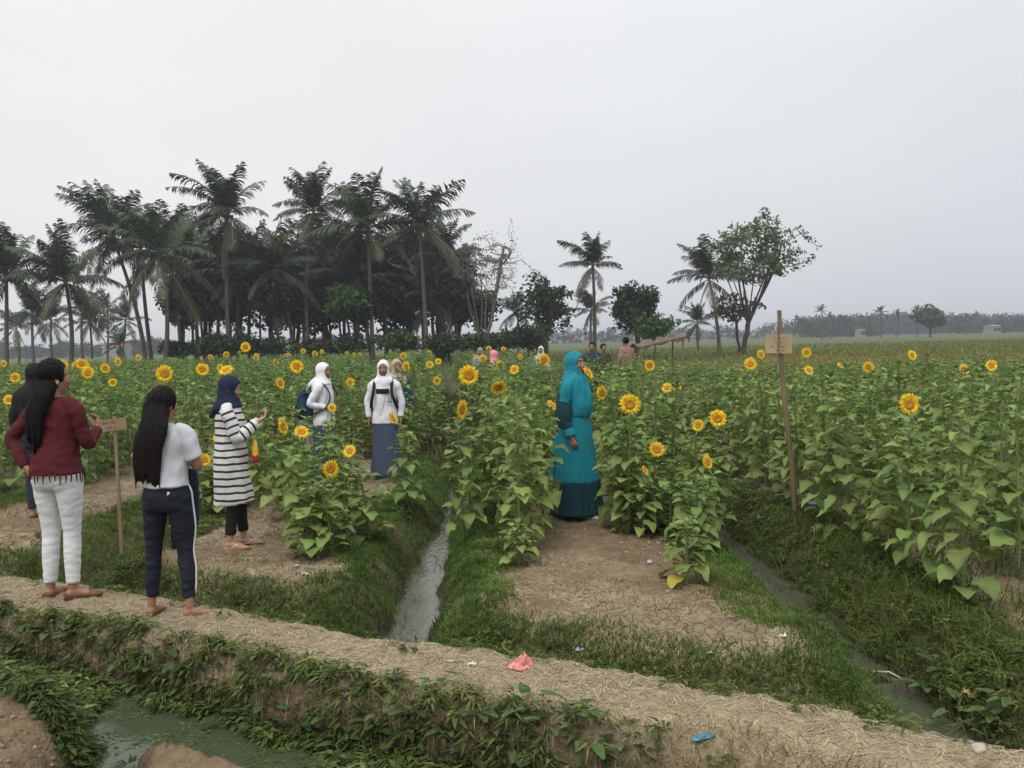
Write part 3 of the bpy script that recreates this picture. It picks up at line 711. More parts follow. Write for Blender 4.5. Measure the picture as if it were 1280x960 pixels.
# blooms placed where the photograph shows them: px, py, distance, azimuth relative to the camera, upward tilt, size, label
BLOOMS = [
 (1136, 505, 7.3, 0.15, 0.15, 1.15, "large sunflower bloom facing the viewer alone in the right part of the field"),
 (897, 523, 8.3, 0.0, 0.15, 1.05, "sunflower with a round open bloom, lower left of the bamboo sign pole"),
 (884, 578, 7.6, 0.7, 0.3, 0.8, "sunflower with a small half-open bloom low in front of the clump right of the path"),
 (821, 562, 7.9, -0.1, 0.3, 0.9, "sunflower with the lowest open bloom right of the teal-robed woman's skirt"),
 (787, 505, 7.65, 0.1, 0.1, 1.15, "sunflower with a big round bloom just right of the teal-robed woman"),
 (812, 457, 12.0, 0.3, 0.0, 1.0, "sunflower bloom standing above its neighbours right of the teal headscarf"),
 (586, 469, 8.6, 0.05, 0.0, 1.25, "tallest large bloom above the row left of the trodden path"),
 (577, 512, 8.0, 1.1, -0.1, 1.15, "sunflower with a bloom turned sideways over the water furrow"),
 (623, 484, 8.3, 0.3, -0.6, 1.0, "sunflower with a nodding bloom below the large one left of the path"),
 (690, 507, 9.6, 0.9, 0.7, 0.9, "sunflower with a bloom facing up behind the teal-robed woman's back"),
 (643, 462, 12.5, -0.4, 0.4, 0.9, "sunflower with a bloom tilted up behind the large one left of the path"),
 (735, 466, 7.9, 1.1, 0.6, 0.85, "sunflower with a side-turned bloom in front of the teal-robed woman's chin"),
 (752, 491, 7.9, 0.6, 0.0, 0.8, "sunflower with a small bloom before the teal-robed woman's chest"),
 (206, 467, 9.7, 0.1, 0.05, 1.2, "sunflower with a large round bloom above the white-shirted woman"),
 (307, 434, 13.5, 0.0, 0.0, 1.0, "topmost sunflower bloom left of the schoolgirls, against the dark grove"),
 (371, 458, 11.2, 0.1, 0.1, 1.1, "sunflower with a full bloom left of the first schoolgirl's white scarf"),
 (283, 463, 10.6, -0.2, 0.9, 1.1, "sunflower with an upturned bloom just above the navy headscarf"),
 (253, 462, 11.0, 0.4, 0.1, 1.0, "sunflower with a bloom between the large one and the navy headscarf"),
 (110, 466, 12.5, 0.0, 0.1, 1.15, "sunflower with a bright bloom right of the maroon-sweater woman's head"),
 (102, 455, 14.0, 0.4, 0.1, 1.1, "sunflower bloom beside the maroon-sweater woman's hair, the higher of two"),
 (19, 472, 13.0, 0.1, 0.1, 0.95, "sunflower with a small bloom at the left border above the elbow"),
 (11, 500, 11.5, 0.2, 0.2, 0.85, "lowest sunflower bloom at the left border above the maroon elbow"),
 (141, 478, 13.0, 0.1, 0.1, 0.8, "small sunflower bloom between the maroon sweater and the white shirt"),
 (350, 479, 11.0, 1.15, 0.2, 1.0, "sunflower with a sideways bloom left of the blue backpack"),
 (353, 533, 8.6, 1.35, 0.25, 1.15, "sunflower with an edge-on bloom right of the phone hands"),
 (377, 540, 8.2, 0.5, 0.8, 0.9, "sunflower with an orange bloom below the blue backpack"),
 (413, 586, 7.4, 0.7, 0.0, 0.95, "sunflower with an orange-brown bloom in the clump before the schoolgirls"),
 (437, 564, 7.7, -0.3, 0.5, 0.75, "sunflower with a small yellow bloom high in the clump before the schoolgirls"),
 (415, 510, 10.8, 0.4, 0.3, 0.7, "sunflower with a small bloom at the first schoolgirl's elbow"),
 (491, 523, 9.2, 1.2, 0.5, 0.95, "sunflower with a slanting edge-on bloom before the second schoolgirl's skirt"),
 (438, 478, 14.0, 0.2, 0.1, 0.9, "sunflower with a small bloom between the two white headscarves"),
 (546, 476, 15.0, 0.7, 0.1, 1.0, "sunflower with a bloom in the row right of the schoolgirls"),
 (537, 456, 18.0, 0.3, 0.3, 1.0, "sunflower with a bloom high in the row right of the schoolgirls"),
 (548, 452, 19.0, 0.0, 0.2, 0.9, "sunflower with the rightmost bloom of the row right of the schoolgirls"),
 (938, 455, 12.0, 0.0, 0.3, 1.1, "sunflower with an oval bloom left of the cardboard sign"),
 (951, 443, 14.5, 0.4, 0.2, 1.0, "sunflower with a bloom just left of the sign board's lower corner"),
 (1008, 441, 13.5, 0.1, 0.1, 1.0, "sunflower with a bloom just right of the cardboard sign"),
 (1011, 463, 12.0, 0.3, 0.5, 0.9, "sunflower with a flattened bloom below the one right of the sign"),
 (1051, 457, 12.5, 0.4, 0.9, 0.7, "small sunflower bloom facing up, right of the sign pole"),
 (1140, 444, 13.0, 0.4, 0.3, 1.0, "sunflower with a bloom at the field's back edge above the large lone bloom"),
 (1205, 462, 10.5, 0.3, 0.4, 0.9, "sunflower with a small orange bloom at the back right"),
 (1239, 457, 11.0, -0.2, 0.3, 0.9, "rightmost sunflower bloom at the back of the field"),
 (834, 485, 10.2, -0.4, 0.5, 0.8, "sunflower with the left of two small blooms above the round ones"),
 (846, 484, 10.4, 0.4, 0.3, 0.8, "sunflower with the right of two small blooms above the round ones"),
 (873, 532, 8.2, -0.7, 0.3, 0.75, "sunflower with a small bloom left beside the round bloom by the sign pole"),
 (806, 588, 7.5, 1.1, 0.4, 0.6, "sunflower with a small closed bloom in the clump's foot right of the path"),
 (274, 548, 9.0, 0.3, 0.3, 0.8, "sunflower with a bloom behind the striped tunic"),
 (255, 575, 8.9, 0.2, 0.2, 0.85, "sunflower with a low bloom between the white shirt and the striped tunic"),
]
for (px, py, Yd, da, up, sc, lab) in BLOOMS:
    P = at(px, py, Yd)
    z0 = max(Hs(P.x, P.y), -0.12)
    h = P.z - z0 - 0.10
    off = 0.26 if px in (735, 752) else 0.12 if px == 491 else -0.02
    sunflower(P.x + off, P.y + 0.03, h, lab, "sunflowers in open bloom", head=(CAMDIR + da, up), near=Yd < 11.3, hsc=sc, at_=P)

# rows of plants: bed side rows, label by row
ROWS = []
for k in range(-6, 7):
    c = CAN0 + PITCH * (k + 0.5)      # bed centre
    ROWS.append((c - 0.66, k, 'l')); ROWS.append((c + 0.66, k, 'r'))
    ROWS.append((c, k, 'm'))
def row_start(u, k, s):
    if k == 0: return {'l': 6.95, 'r': 6.85, 'm': 14.5}[s]
    if k == -1: return {'l': 9.4, 'r': 7.0, 'm': 13.2}[s]
    if k == -2: return {'l': 10.2, 'm': 12.5, 'r': 14.2}[s]
    if k <= -3: return 10.8
    if k == 1: return {'l': 5.3, 'm': 5.9, 'r': 6.8}[s]
    return 7.0
PERSON_SPOTS = [(0.60, 8.55), (-2.35, 11.3), (-1.5, 11.6), (-2.4, 7.8)]
def row_label(k, s, y):
    w = {-1: "behind the striped tunic" if s in 'lm' else "in the clump before the schoolgirls",
         0: "left of the trodden path" if s == 'l' else "behind the teal-robed woman" if s == 'm' else "right of the teal-robed woman",
         1: {"l": "in the front row by the sign pole", "m": "in the second row by the pole", "r": "in the third row by the pole"}[s] if True else ''}
    if k <= -2: t = "behind the small wooden sign"
    elif k >= 2: t = "in the dense right field"
    else: t = w[k]
    d = "near the front" if y < 9 else "halfway back" if y < 13 else "farther back"
    return "leafy sunflower without open bloom %s, %s" % (t, d)
cands = []
for (u, k, s) in ROWS:
    y = row_start(u, k, s) + random.uniform(0, .15)
    while y < 42:
        x = u + float(bend(y)) + random.gauss(0, .08)
        cands.append((x, y, k, s)); y += random.uniform(0.30, 0.46)
def occluded_canal(y): return False
near_list, far_list = [], []
for (x, y, k, s) in cands:
    if abs(x) > 0.60 * y + 0.5: continue
    if k >= 1 and y > 24 - 0.0 * x: continue
    if k == 0 and s == 'r' and y > 36: continue
    ok = all((x - a) ** 2 + (y - b) ** 2 > 0.05 for a, b in taken[:60])
    if not ok: continue
    # keep the walkways and people free
    if k == -1 and s == 'r' and 8.5 < y < 12.6: continue
    if any((x - a) ** 2 + (y - b) ** 2 < 0.36 for a, b in PERSON_SPOTS): continue
    near_list.append((x, y, k, s)) if y < 15.2 else far_list.append((x, y, k, s))
for xx, yy in ((-1.75, 7.55), (-1.85, 7.95), (-1.7, 8.35), (-1.95, 8.8), (-2.3, 9.2), (-1.25, 7.65), (-1.62, 7.15)): near_list.append((xx, yy, -1, 'c'))
near_list += [(x + (.24 if k == 0 and s == 'l' else -.22) * (1 if random.random() < .5 else -.8), y + .17, k, s) for (x, y, k, s) in near_list if k in (0,) and s in 'lr' and 7.5 < y < 10.5 and not (s == 'l' and y > 8.1 and False)]
near_list.sort(key=lambda q: q[1])
budget = 300 - len(BLOOMS)
for (px, Yp) in ((601, 24), (618, 19.5), (677, 27), (741, 22), (755, 22.6), (783, 24.5)):
    for dy, ddx in ((.5, 0), (.75, .25), (.8, -.25), (1.2, .1), (1.6, -.1)): q = at(px, 440, Yp - dy); far_list.append((q.x + ddx, q.y, 0, 'm'))
far_list += near_list[budget:]; near_list = near_list[:budget]
print("near plants", len(near_list), "far", len(far_list), "last near y", near_list[-1][1])
def plant_h(x, y, k):
    h = 1.24 + 0.10 * (float(vn(np.array([x * .7]), np.array([y * .7]), 77)[0]) - .5) * 2 + random.gauss(0, .05)
    if k >= 2: h -= 0.06
    if k <= -1: h += 0.04
    if k >= 1: h -= 0.10 * float(sstep(8, 14, y)) + 0.16 * float(sstep(14, 24, y))
    return h
for (x, y, k, s) in near_list:
    h = plant_h(x, y, k)
    st = row_start(0, k, s) if s != 'c' and k in (-2, -1, 0, 1) else 0
    if k in (0, -1) and y < st + 0.5: h *= (0.66 if s == 'r' else 0.9)
    elif k in (0, -1) and y < st + 1.0 and s == 'r': h *= 0.8
    if s == 'c': h = .80 + .10 * (y - 7.5) + random.uniform(-.05, .05)
    if k == 1 and s == 'l' and y > 6.8: h *= 0.93
    for (px, py, Yd, *_r) in BLOOMS:             # no plant overtops an open bloom standing just behind it
        if 0 < Yd - y < 1.3:
            q = at(px, py, y)
            if abs(q.x - x) < .24: h = min(h, q.z - Hs(x, y) - .13)
    h = max(h, .35)
    bl = random.random() < 0.015 and y > 11
    lab = row_label(k, 'r' if s == 'c' else s, y)
    px_ = 640 + F_PX * x / y
    if k >= 2: lab += " at far right" if px_ > 1150 else " right of the pole" if px_ > 985 else " left of the pole"
    elif k <= -2: lab += " at far left" if px_ < 130 else " left of the schoolgirls" if px_ > 240 else " by the sign's right"
    if bl: lab = lab.replace("without open bloom", "with one small bloom")
    sunflower(x, y, h, lab, "leafy sunflower plants standing in rows", near=y < 11.3, head=((CAMDIR + random.uniform(-.8, .8), random.uniform(-.1, .7)) if bl else None), bud=random.random() < .6, hsc=.9, yellow=random.random() < .12)
# the small young plant at the foot of the row left of the path
Pq = gnd(648, 702); rt = sunflower(Pq.x, Pq.y, 0.30, "small young sunflower plant at the foot of the row left of the path", None, k=2, near=True, bud=False)
for c in rt.children:
    if c.name.startswith("leaf"): c.scale = [v * .8 for v in c.scale]
Pq = gnd(858, 720); rt = sunflower(Pq.x, Pq.y, 0.42, "short sunflower plant with yellowing lower leaves at the end of the right row", None, k=4, near=True, bud=False, yellow=True)

# all the plants farther back, as one stand
parts = []; far = np.array([(x, y) for x, y, k, s in far_list]); hk = np.array([plant_h(x, y, k) for x, y, k, s in far_list])
idx = rng.integers(0, NV, len(far)); FARF = [foliage_tpl(k, 1.28, 0.8) for k in range(NV)]
for k in range(NV):
    sel = idx == k; n = sel.sum()
    if not n: continue
    pz = np.column_stack([far[sel], H(far[sel][:, 0], far[sel][:, 1])])
    sc = np.stack([np.full(n, 1.05), np.full(n, 1.05), hk[sel] / 1.28], 1)
    parts.append(stamp(FARF[k], pz, rng.random(n) * 6.283, sc, gcols(n, (0.9, 0.9, 0.9), (1.1, 1.1, 1.1), .12)))
hm = []
blo = rng.random(len(far)) < np.where(np.array([k for _, _, k, _ in far_list]) >= 1, 0.010, 0.028)
for k in range(5):
    sel = np.where(blo)[0][k::5]; n = len(sel)
    hV, hT, hM, hC = HEADS[k]; dV, dT, dM, dC = DISC
    tpl = (np.concatenate([hV, dV]), np.concatenate([hT, dT + len(hV)]), np.concatenate([np.where(hM == 0, 1, 2), np.full(len(dT), 3)]), np.concatenate([hC, dC]))
    pz = np.column_stack([far[sel], H(far[sel][:, 0], far[sel][:, 1]) + hk[sel] + 0.06])
    hm.append(stamp(tpl, pz, CAMDIR + rng.normal(0, .5, n), 1.1 + .3 * rng.random(n)))
V_, T_, M_, C_ = cat(parts + hm)
tag(obj("sunflower_stand", mesh_np("sunflower_stand", V_, T_, [M_LEAF, M_PETAL, M_STEM, M_DISC], M_, C_, True)), "dense stand of sunflowers filling the back of the field", "sunflowers", kind="stuff"); print("stand tris", len(T_))

# ------------------------------------------------------------------ broad leaved plants in the near ditch
def ditch_leaf(seed):
    r = np.random.default_rng(seed); g = Geo(); c = np.array((0.075, 0.125, 0.04))
    pl = .7 + .5 * r.random(); pr = .5 + .5 * r.random()
    g.tube([(0, 0, 0), (pl * .4, 0, pr * .7), (pl, 0, pr)], [.018, .014, .01], 3, 0, c * 1.3)
    t = [-.22, .0, .3, .65, 1.0]; w = [.22, .3, .27, .15, 0]; V = []
    for k in range(5):
        V += [(pl + t[k], -w[k], pr - .25 * max(t[k], 0) ** 1.5 + .25 * w[k]), (pl + max(t[k], -.05), 0, pr - .25 * max(t[k], 0) ** 1.5), (pl + t[k], w[k], pr - .25 * max(t[k], 0) ** 1.5 + .25 * w[k])]
    T = []
    for k in range(4):
        a = k * 3; T += [(a, a + 1, a + 4), (a, a + 4, a + 3), (a + 1, a + 2, a + 5), (a + 1, a + 5, a + 4)]
    g.add(V, T, 0, c * (1 + .15 * r.normal(size=(15, 1)))); return g.mesh("leaf", [M_LEAF], True)
DL = [ditch_leaf(600 + k) for k in range(4)]
ditch_plants = []
def ditch_plant(px, py, z, label, n=7, s=0.075):
    P = hit(px, py); root = empty("ditch_plant", (P.x, P.y, max(Hs(P.x, P.y), WATER_N - .02)), random.random() * 6)
    tag(root, label, "weed plant", "broad-leaved plants in the near ditch")
    for k in range(n):
        obj("leaf", random.choice(DL), root, (0, 0, 0.02 * k / n), (0, random.uniform(-.5, .3), k * 2.4 + random.uniform(-.3, .3)), s * random.uniform(.75, 1.25))
for (px, py) in [(150, 838), (188, 850), (120, 822), (60, 800), (95, 808), (30, 790), (205, 826), (170, 872), (228, 838), (20, 822), (70, 836)]:
    ditch_plant(px, py, -0.15, "broad-leaved weed on the ditch bank below the women on the path")
for (px, py) in [(280, 905), (308, 915), (345, 925), (372, 905), (160, 880), (330, 890), (290, 930)]:
    ditch_plant(px, py, -0.28, "broad-leaved plant standing in the open ditch water", 5)
for (px, py) in [(430, 945), (470, 915), (520, 900), (560, 930), (500, 950), (600, 910), (640, 945), (690, 920), (735, 950), (410, 915), (585, 955), (545, 870), (775, 945), (720, 905), (660, 895)]:
    ditch_plant(px, py, -0.2, "broad-leaved weed at the bottom edge below the straw path")
for (px, py) in [(1120, 900), (1160, 880), (1200, 905), (1240, 915), (1180, 850), (1262, 890)]:
    ditch_plant(px, py, -0.1, "broad-leaved weed at the lower right beside the path's end", 7)

# ------------------------------------------------------------------ trees
def frond_tpl(kind, seed):
    """a coconut frond along +x: arching rachis with hanging leaflets"""
    r = np.random.default_rng(seed); g = Geo()
    L = 3.9 if kind != 'spear' else 3.3
    e0 = {'spear': 1.42, 'up': 1.08, 'mid': .45, 'low': -.40, 'dead': -1.1}[kind]
    bendt = {'spear': 0.6, 'up': 1.05, 'mid': 1.05, 'low': 0.9, 'dead': .35}[kind]
    green = np.array({'spear': (.048, .064, .026), 'up': (.040, .055, .023), 'mid': (.034, .047, .020), 'low': (.048, .052, .020), 'dead': (.11, .08, .04)}[kind])
    n = 14; P = [np.zeros(3)]
    for k in range(n):
        a = e0 - bendt * (k / n) ** 1.3; P.append(P[-1] + np.array([math.cos(a), 0.02 * r.normal(), math.sin(a)]) * L / n)
    P = np.array(P); g.tube(P, np.linspace(.055, .012, n + 1), 3, 0, green * 1.5 + .03)
    m = 46
    for k in range(m):
        t = 0.10 + .90 * (k + r.random() * .5) / m; q = t * n; i0 = min(int(q), n - 1); f = q - i0
        p = P[i0] * (1 - f) + P[i0 + 1] * f; tan = P[i0 + 1] - P[i0]; tan /= np.linalg.norm(tan)
        ll = (0.80 * math.sin(math.pi * min(1, .12 + t * .9)) ** .6 + .15) * (0.85 + .3 * r.random())
        for s in (-1, 1):
            if r.random() < (.10 if t < .8 else .25): continue
            hang = 0.25 + .75 * r.random()
            d = tan * 0.55 + np.array([0, s * .75, 0]) + np.array([0, 0, -hang * .5]); d /= np.linalg.norm(d)
            mid = p + d * ll * .5; end = mid + (d + np.array([0, 0, -hang * 1.1])) / np.linalg.norm(d + np.array([0, 0, -hang * 1.1])) * ll * .5
            w = tan * 0.042
            g.add([p - w * .6, p + w * .6, mid + w, mid - w, end], [(0, 1, 2), (0, 2, 3), (3, 2, 4)], 0, green * (.8 + .4 * r.random()))
    return g.arr()
FK = ['spear', 'up', 'up', 'mid', 'mid', 'low', 'dead', 'spear', 'up', 'mid']
FT = [frond_tpl(k, 700 + q) for q, k in enumerate(FK)]
FR_ME = [mesh_np("frond", f[0], f[1], [M_FROND], f[2], f[3]) for f in FT]
def coconut_geo():
    g = Geo()
    for k in range(7):
        a = k * .9; c = np.array([.28 * math.cos(a), .28 * math.sin(a), -.25 - .1 * (k % 2)])
        V = [c + .13 * np.array(v) for v in [(0, 0, 1.2), (1, 0, 0), (0, 1, 0), (-1, 0, 0), (0, -1, 0), (0, 0, -1.2)]]
        g.add(V, [(0, 1, 2), (0, 2, 3), (0, 3, 4), (0, 4, 1), (5, 2, 1), (5, 3, 2), (5, 4, 3), (5, 1, 4)], 0, (.10, .09, .035))
    return g.mesh("coconut_cluster", [M_FROND], True)
COCO = coconut_geo()
def palm(cpx, cpy, bpx, Y, label, s=1.0, nf=26, seed=0, group="coconut palms of the grove", wind=0.4, small=False):
    r = np.random.default_rng(seed + int(cpx * 7)); C = at(cpx, cpy, Y + r.uniform(-.5, .5)); B = at(bpx, 440, Y)
    z0 = Hs(B.x, B.y); h = C.z - z0
    root = empty("coconut_palm", (B.x, B.y, z0)); tag(root, label, "palm tree", group)
    dx = C.x - B.x; dy = C.y - B.y; n = 9; P = []
    sw = r.normal(0, .25)
    for k in range(n):
        t = k / (n - 1); P.append((dx * t ** 1.4 + sw * math.sin(math.pi * t) * .6, dy * t, h * t))
    g = Geo(); rad = np.linspace(.17, .10, n) * (.75 + .25 * s); rad[0] *= 1.5; g.tube(P, rad, 7, 0); 
    obj("trunk", g.mesh("trunk", [M_TRUNKP], True), root)
    top = Vector(P[-1]); az0 = r.random() * 6.28
    for k in range(nf):
        f = k / nf
        w = 0 if f < .22 else (1 + r.integers(0, 2)) if f < .50 else (3 + r.integers(0, 2)) if f < .76 else 5 if f < .92 or r.random() < .5 else 6
        if r.random() < .4: w = {0: 7, 1: 8, 2: 8, 3: 9, 4: 9}.get(w, w)
        az = az0 + k * 2.39996 + r.normal(0, .2)
        # the wind from the right sweeps the fronds to the left
        v = Vector((math.cos(az) - wind * (1.2 if f < .5 else .6), math.sin(az), 0)); az = math.atan2(v.y, v.x)
        obj("frond", FR_ME[w], root, top + Vector((0, 0, .15 - .3 * f)), Euler((r.normal(0, .3), r.normal(0, .16), az)), s * r.uniform(.78, 1.15))
    if not small: obj("coconut_cluster", COCO, root, top)
    return root
PALMS = [
 (285, 266, 287, 64, 1.0, "tallest coconut palm, rising above the middle of the grove"),
 (392, 264, 389, 66, .82, "slender tall coconut palm with a narrow crown, second of the tall ones from the left"),
 (460, 285, 466, 64, 1.05, "tall coconut palm with yellowed hanging fronds and a full crown"),
 (524, 280, 534, 64, .98, "tall coconut palm at the grove's right end, its trunk bare and leaning"),
 (140, 295, 182, 66, 1.08, "coconut palm with a trunk leaning left, at the grove's left edge"),
 (176, 310, 190, 68, 1.0, "coconut palm with thin straight trunk behind the leaning one"),
 (200, 318, 204, 62, 1.08, "coconut palm with a curved pale trunk foot at the grove's left end"),
 (8, 345, 6, 60, .95, "coconut palm cut by the left border of the picture"),
 (82, 352, 86, 60, .98, "coconut palm with a stout trunk behind the maroon-sweater woman"),
 (345, 335, 366, 66, 1.0, "low broad coconut palm between the two tallest ones"),
 (556, 322, 553, 72, .85, "coconut palm half hidden at the grove's right shoulder"),
 (240, 330, 246, 74, .95, "coconut palm behind the tallest one, to its left"),
 (318, 330, 312, 76, 1.0, "coconut palm behind the tallest one, to its right"),
 (425, 335, 430, 76, 1.0, "coconut palm in the back between two tall crowns"),
 (495, 340, 490, 74, 1.0, "coconut palm in the back of the grove's right half"),
 (375, 350, 382, 80, 1.0, "coconut palm deep in the dark middle of the grove"),
 (272, 362, 268, 70, 1.0, "low coconut palm in front of the dark trunks left of the middle"),
 (225, 318, 228, 78, 1.05, "coconut palm in the back at the grove's left shoulder"),
 (262, 322, 262, 80, 1.0, "coconut palm behind the left of the tallest one, darker"),
 (300, 345, 303, 68, 1.0, "coconut palm with low crown just right of the tallest trunk"),
 (400, 318, 405, 80, 1.0, "coconut palm behind the slender tall one"),
 (445, 350, 450, 68, 1.0, "low coconut palm under the yellow-fronded one"),
 (510, 325, 512, 82, 1.0, "coconut palm directly behind the rightmost tall one"),
 (575, 345, 573, 76, .8, "small coconut palm at the grove's right edge behind the bare tree"),
 (540, 372, 545, 70, .9, "low coconut palm under the rightmost tall one"),
]
for (cx, cy, bx, Y, s, lab) in PALMS: palm(cx, cy, bx, Y, lab, s * 1.1)
SMALLP = [
 (40, 392, 42, 85, .9, "small palm beside the left border palm, bushy and dark"), (64, 400, 66, 95, .8, "small palm left of the maroon-sweater woman's head"),
 (103, 385, 104, 95, .8, "small palm with a thin trunk right of the stout one"), (112, 402, 114, 100, .8, "low small palm behind the maroon-sweater woman"),
 (134, 388, 133, 110, .8, "small distant palm left of the leaning trunk"), (157, 400, 150, 110, .8, "small distant palm just left of the leaning trunk"),
 (150, 430, 148, 90, .55, "very low young palm under the leaning trunk"), (20, 410, 22, 100, .8, "low palm behind the left border palm"),
]
for (cx, cy, bx, Y, s, lab) in SMALLP: palm(cx, cy, bx, Y, lab, s, 18, 3, "small palms left of the grove", .35, True)
for (cx, cy, bx, Y, s, lab) in [
 (741, 332, 743, 70, .80, "lone coconut palm behind the teal-robed woman"), (739, 388, 740, 85, .65, "small palm at the foot of the lone palm"),
 (886, 348, 899, 66, .85, "coconut palm leaning beside the big airy tree"), (872, 403, 874, 90, .62, "small palm left of the leaning coconut palm"),
 (645, 388, 646, 90, .65, "small palm left of the dark rounded tree")]:
    palm(cx, cy, bx, Y, lab, s, 20, 5, "palms standing alone right of the grove", .2, True)
for (cx, cy, bx, Y, s, lab) in [
 (1027, 388, 1028, 230, .5, "distant palm left of the far tree line"), (1037, 396, 1038, 235, .42, "shorter distant palm beside the leftmost far one"),
 (1101, 390, 1102, 230, .55, "distant palm, tallest over the far tree line"), (1122, 395, 1122, 230, .52, "distant palm just right of the tallest far one"),
 (1147, 389, 1147, 235, .5, "distant palm touching the far round tree"), (1208, 396, 1208, 280, .4, "tiny distant palm above the far tree line"), (1218, 396, 1218, 285, .4, "tiny distant palm right of its twin above the far tree line")]:
    palm(cx, cy, bx, Y, lab, s, 16, 9, "distant palms on the right horizon", .1, True)

def leafcloud(centres, rad, n, size, cols, r, flat=.75):
    C = np.repeat(centres, n, 0); N = len(C)
    d = r.normal(size=(N, 3)); d /= np.linalg.norm(d, axis=1)[:, None]; d *= (r.random(N) ** .45)[:, None]
    rr = np.repeat(np.broadcast_to(rad, (len(centres),)), n)[:, None]
    p = C + d * rr * np.array([1, 1, flat])
    a = r.normal(size=(N, 3)); a /= np.linalg.norm(a, axis=1)[:, None]; b = np.cross(a, r.normal(size=(N, 3))); b /= np.linalg.norm(b, axis=1)[:, None]
    s = size * (.6 + .8 * r.random(N))[:, None]
    V = np.stack([p - a * s, p + b * s * .55, p + a * s, p - b * s * .55], 1).reshape(-1, 3); o = np.arange(N)[:, None] * 4
    T = np.concatenate([o + [[0, 1, 2]], o + [[0, 2, 3]]])
    cc = gcols(len(centres), *cols, .2); cc = np.repeat(cc, n, 0) * (.75 + .5 * r.random(N))[:, None]
    return V, T, np.zeros(len(T), int), np.repeat(cc, 4, 0)
def broad_tree(name, bpx, Y, cpx, cpy, wpx, hpx, label, seed, nc=90, nl=60, leaf=.16, cr=.75, cols=((.03, .05, .018), (.06, .085, .03)), trunkf=.35, mat=None, group=None, shell=.0, tr=.2, cat_="tree", flat=.75, vee=0.0, minr=.012, limbs=5, byz=None):
    r = np.random.default_rng(seed); px2m = Y / F_PX
    B = at(bpx, 440 if byz is None else byz, Y); z0 = Hs(B.x, B.y); Cc = at(cpx, cpy, Y)
    rx, rz = wpx / 2 * px2m, hpx / 2 * px2m
    root = empty(name, (B.x, B.y, z0)); tag(root, label, cat_, group)
    c = np.array([Cc.x - B.x, 0, Cc.z - z0]); pts = []
    while len(pts) < nc:
        d = r.normal(size=3); d /= np.linalg.norm(d); q = (shell + (1 - shell) * r.random()) ** .5
        d = d * q * (0.82 + .25 * math.sin(3 * math.atan2(d[1], d[0]) + seed) * abs(d[0]))
        az_ = math.atan2(d[2], d[0]); d = d * (1 + .16 * math.sin(5 * az_ + seed) + .10 * math.sin(9 * az_ + 2 * seed) + .10 * math.sin(4 * math.atan2(d[1], d[0]) + seed))
        if vee and d[2] < -.2 + abs(d[0]) * vee * .6 - .4: continue
        pts.append(c + d * [rx, rx * .85, rz])
    pts = np.array(pts); pts[:, 2] = np.maximum(pts[:, 2], .25)
    h0 = max(.3, (c[2] - rz) + trunkf * rz)
    nodes = [np.zeros(3)]; par = [-1]
    for k in range(1, 5):
        nodes.append(np.array([c[0] * .35 * k / 4 + r.normal(0, .06), r.normal(0, .06), h0 * k / 4])); par.append(k - 1)
    top = nodes[4]; nb = 4
    for q in range(limbs):
        a = 6.283 * (q + .3 * r.random()) / limbs; rr_ = .42 + .25 * r.random(); e = c + np.array([math.cos(a) * rx * rr_, math.sin(a) * rx * .8 * rr_, rz * r.uniform(.0, .6)])
        for k in range(1, 6):
            t = k / 5
            nodes.append(top * (1 - t) + e * t + np.array([0, 0, -.10 * rz * math.sin(math.pi * t)]) + r.normal(0, .07, 3)); par.append(4 if k == 1 else len(nodes) - 2)
    order = np.argsort(np.linalg.norm(pts - nodes[-1], axis=1)); tips = []
    for q in order:
        t = pts[q]; A = np.array(nodes[2:]); up = np.maximum(0, A[:, 2] - t[2])
        dd = np.linalg.norm(A - t, axis=1) + 1.2 * up + .15 * np.linalg.norm(A - np.array(nodes[4]), axis=1) * 0
        j = int(np.argmin(dd)) + 2
        mid = nodes[j] * .45 + t * .55 + r.normal(0, .08, 3) * np.linalg.norm(t - nodes[j]) + np.array([0, 0, .06 * np.linalg.norm(t - nodes[j])])
        nodes.append(mid); par.append(j); nodes.append(t); par.append(len(nodes) - 2); tips.append(len(nodes) - 1)
    cnt = np.zeros(len(nodes)); 
    for i in range(len(nodes) - 1, 0, -1):
        cnt[i] += 1; cnt[par[i]] += cnt[i]
    rad = tr * (cnt / cnt.max()) ** .42; rad = np.maximum(rad, minr)
    g = Geo()
    for i in range(1, len(nodes)):
        p = par[i]; g.tube([nodes[p], nodes[i]], [min(rad[p], rad[i] * 1.35), rad[i]], 5 if rad[i] > .06 else 3)
    obj("trunk", g.mesh("trunk", [mat or M_BARK], True), root)
    if nl:
        V, T, M, Cv = leafcloud(pts, cr * (0.8 + .5 * r.random(nc)), nl, leaf, cols, r, flat)
        V[:, 2] = np.maximum(V[:, 2], 0.02)
        obj("crown", mesh_np("crown", V, T, [M_CROWN], M, Cv), root)
    return root
DK = ((.012, .020, .008), (.026, .038, .014))
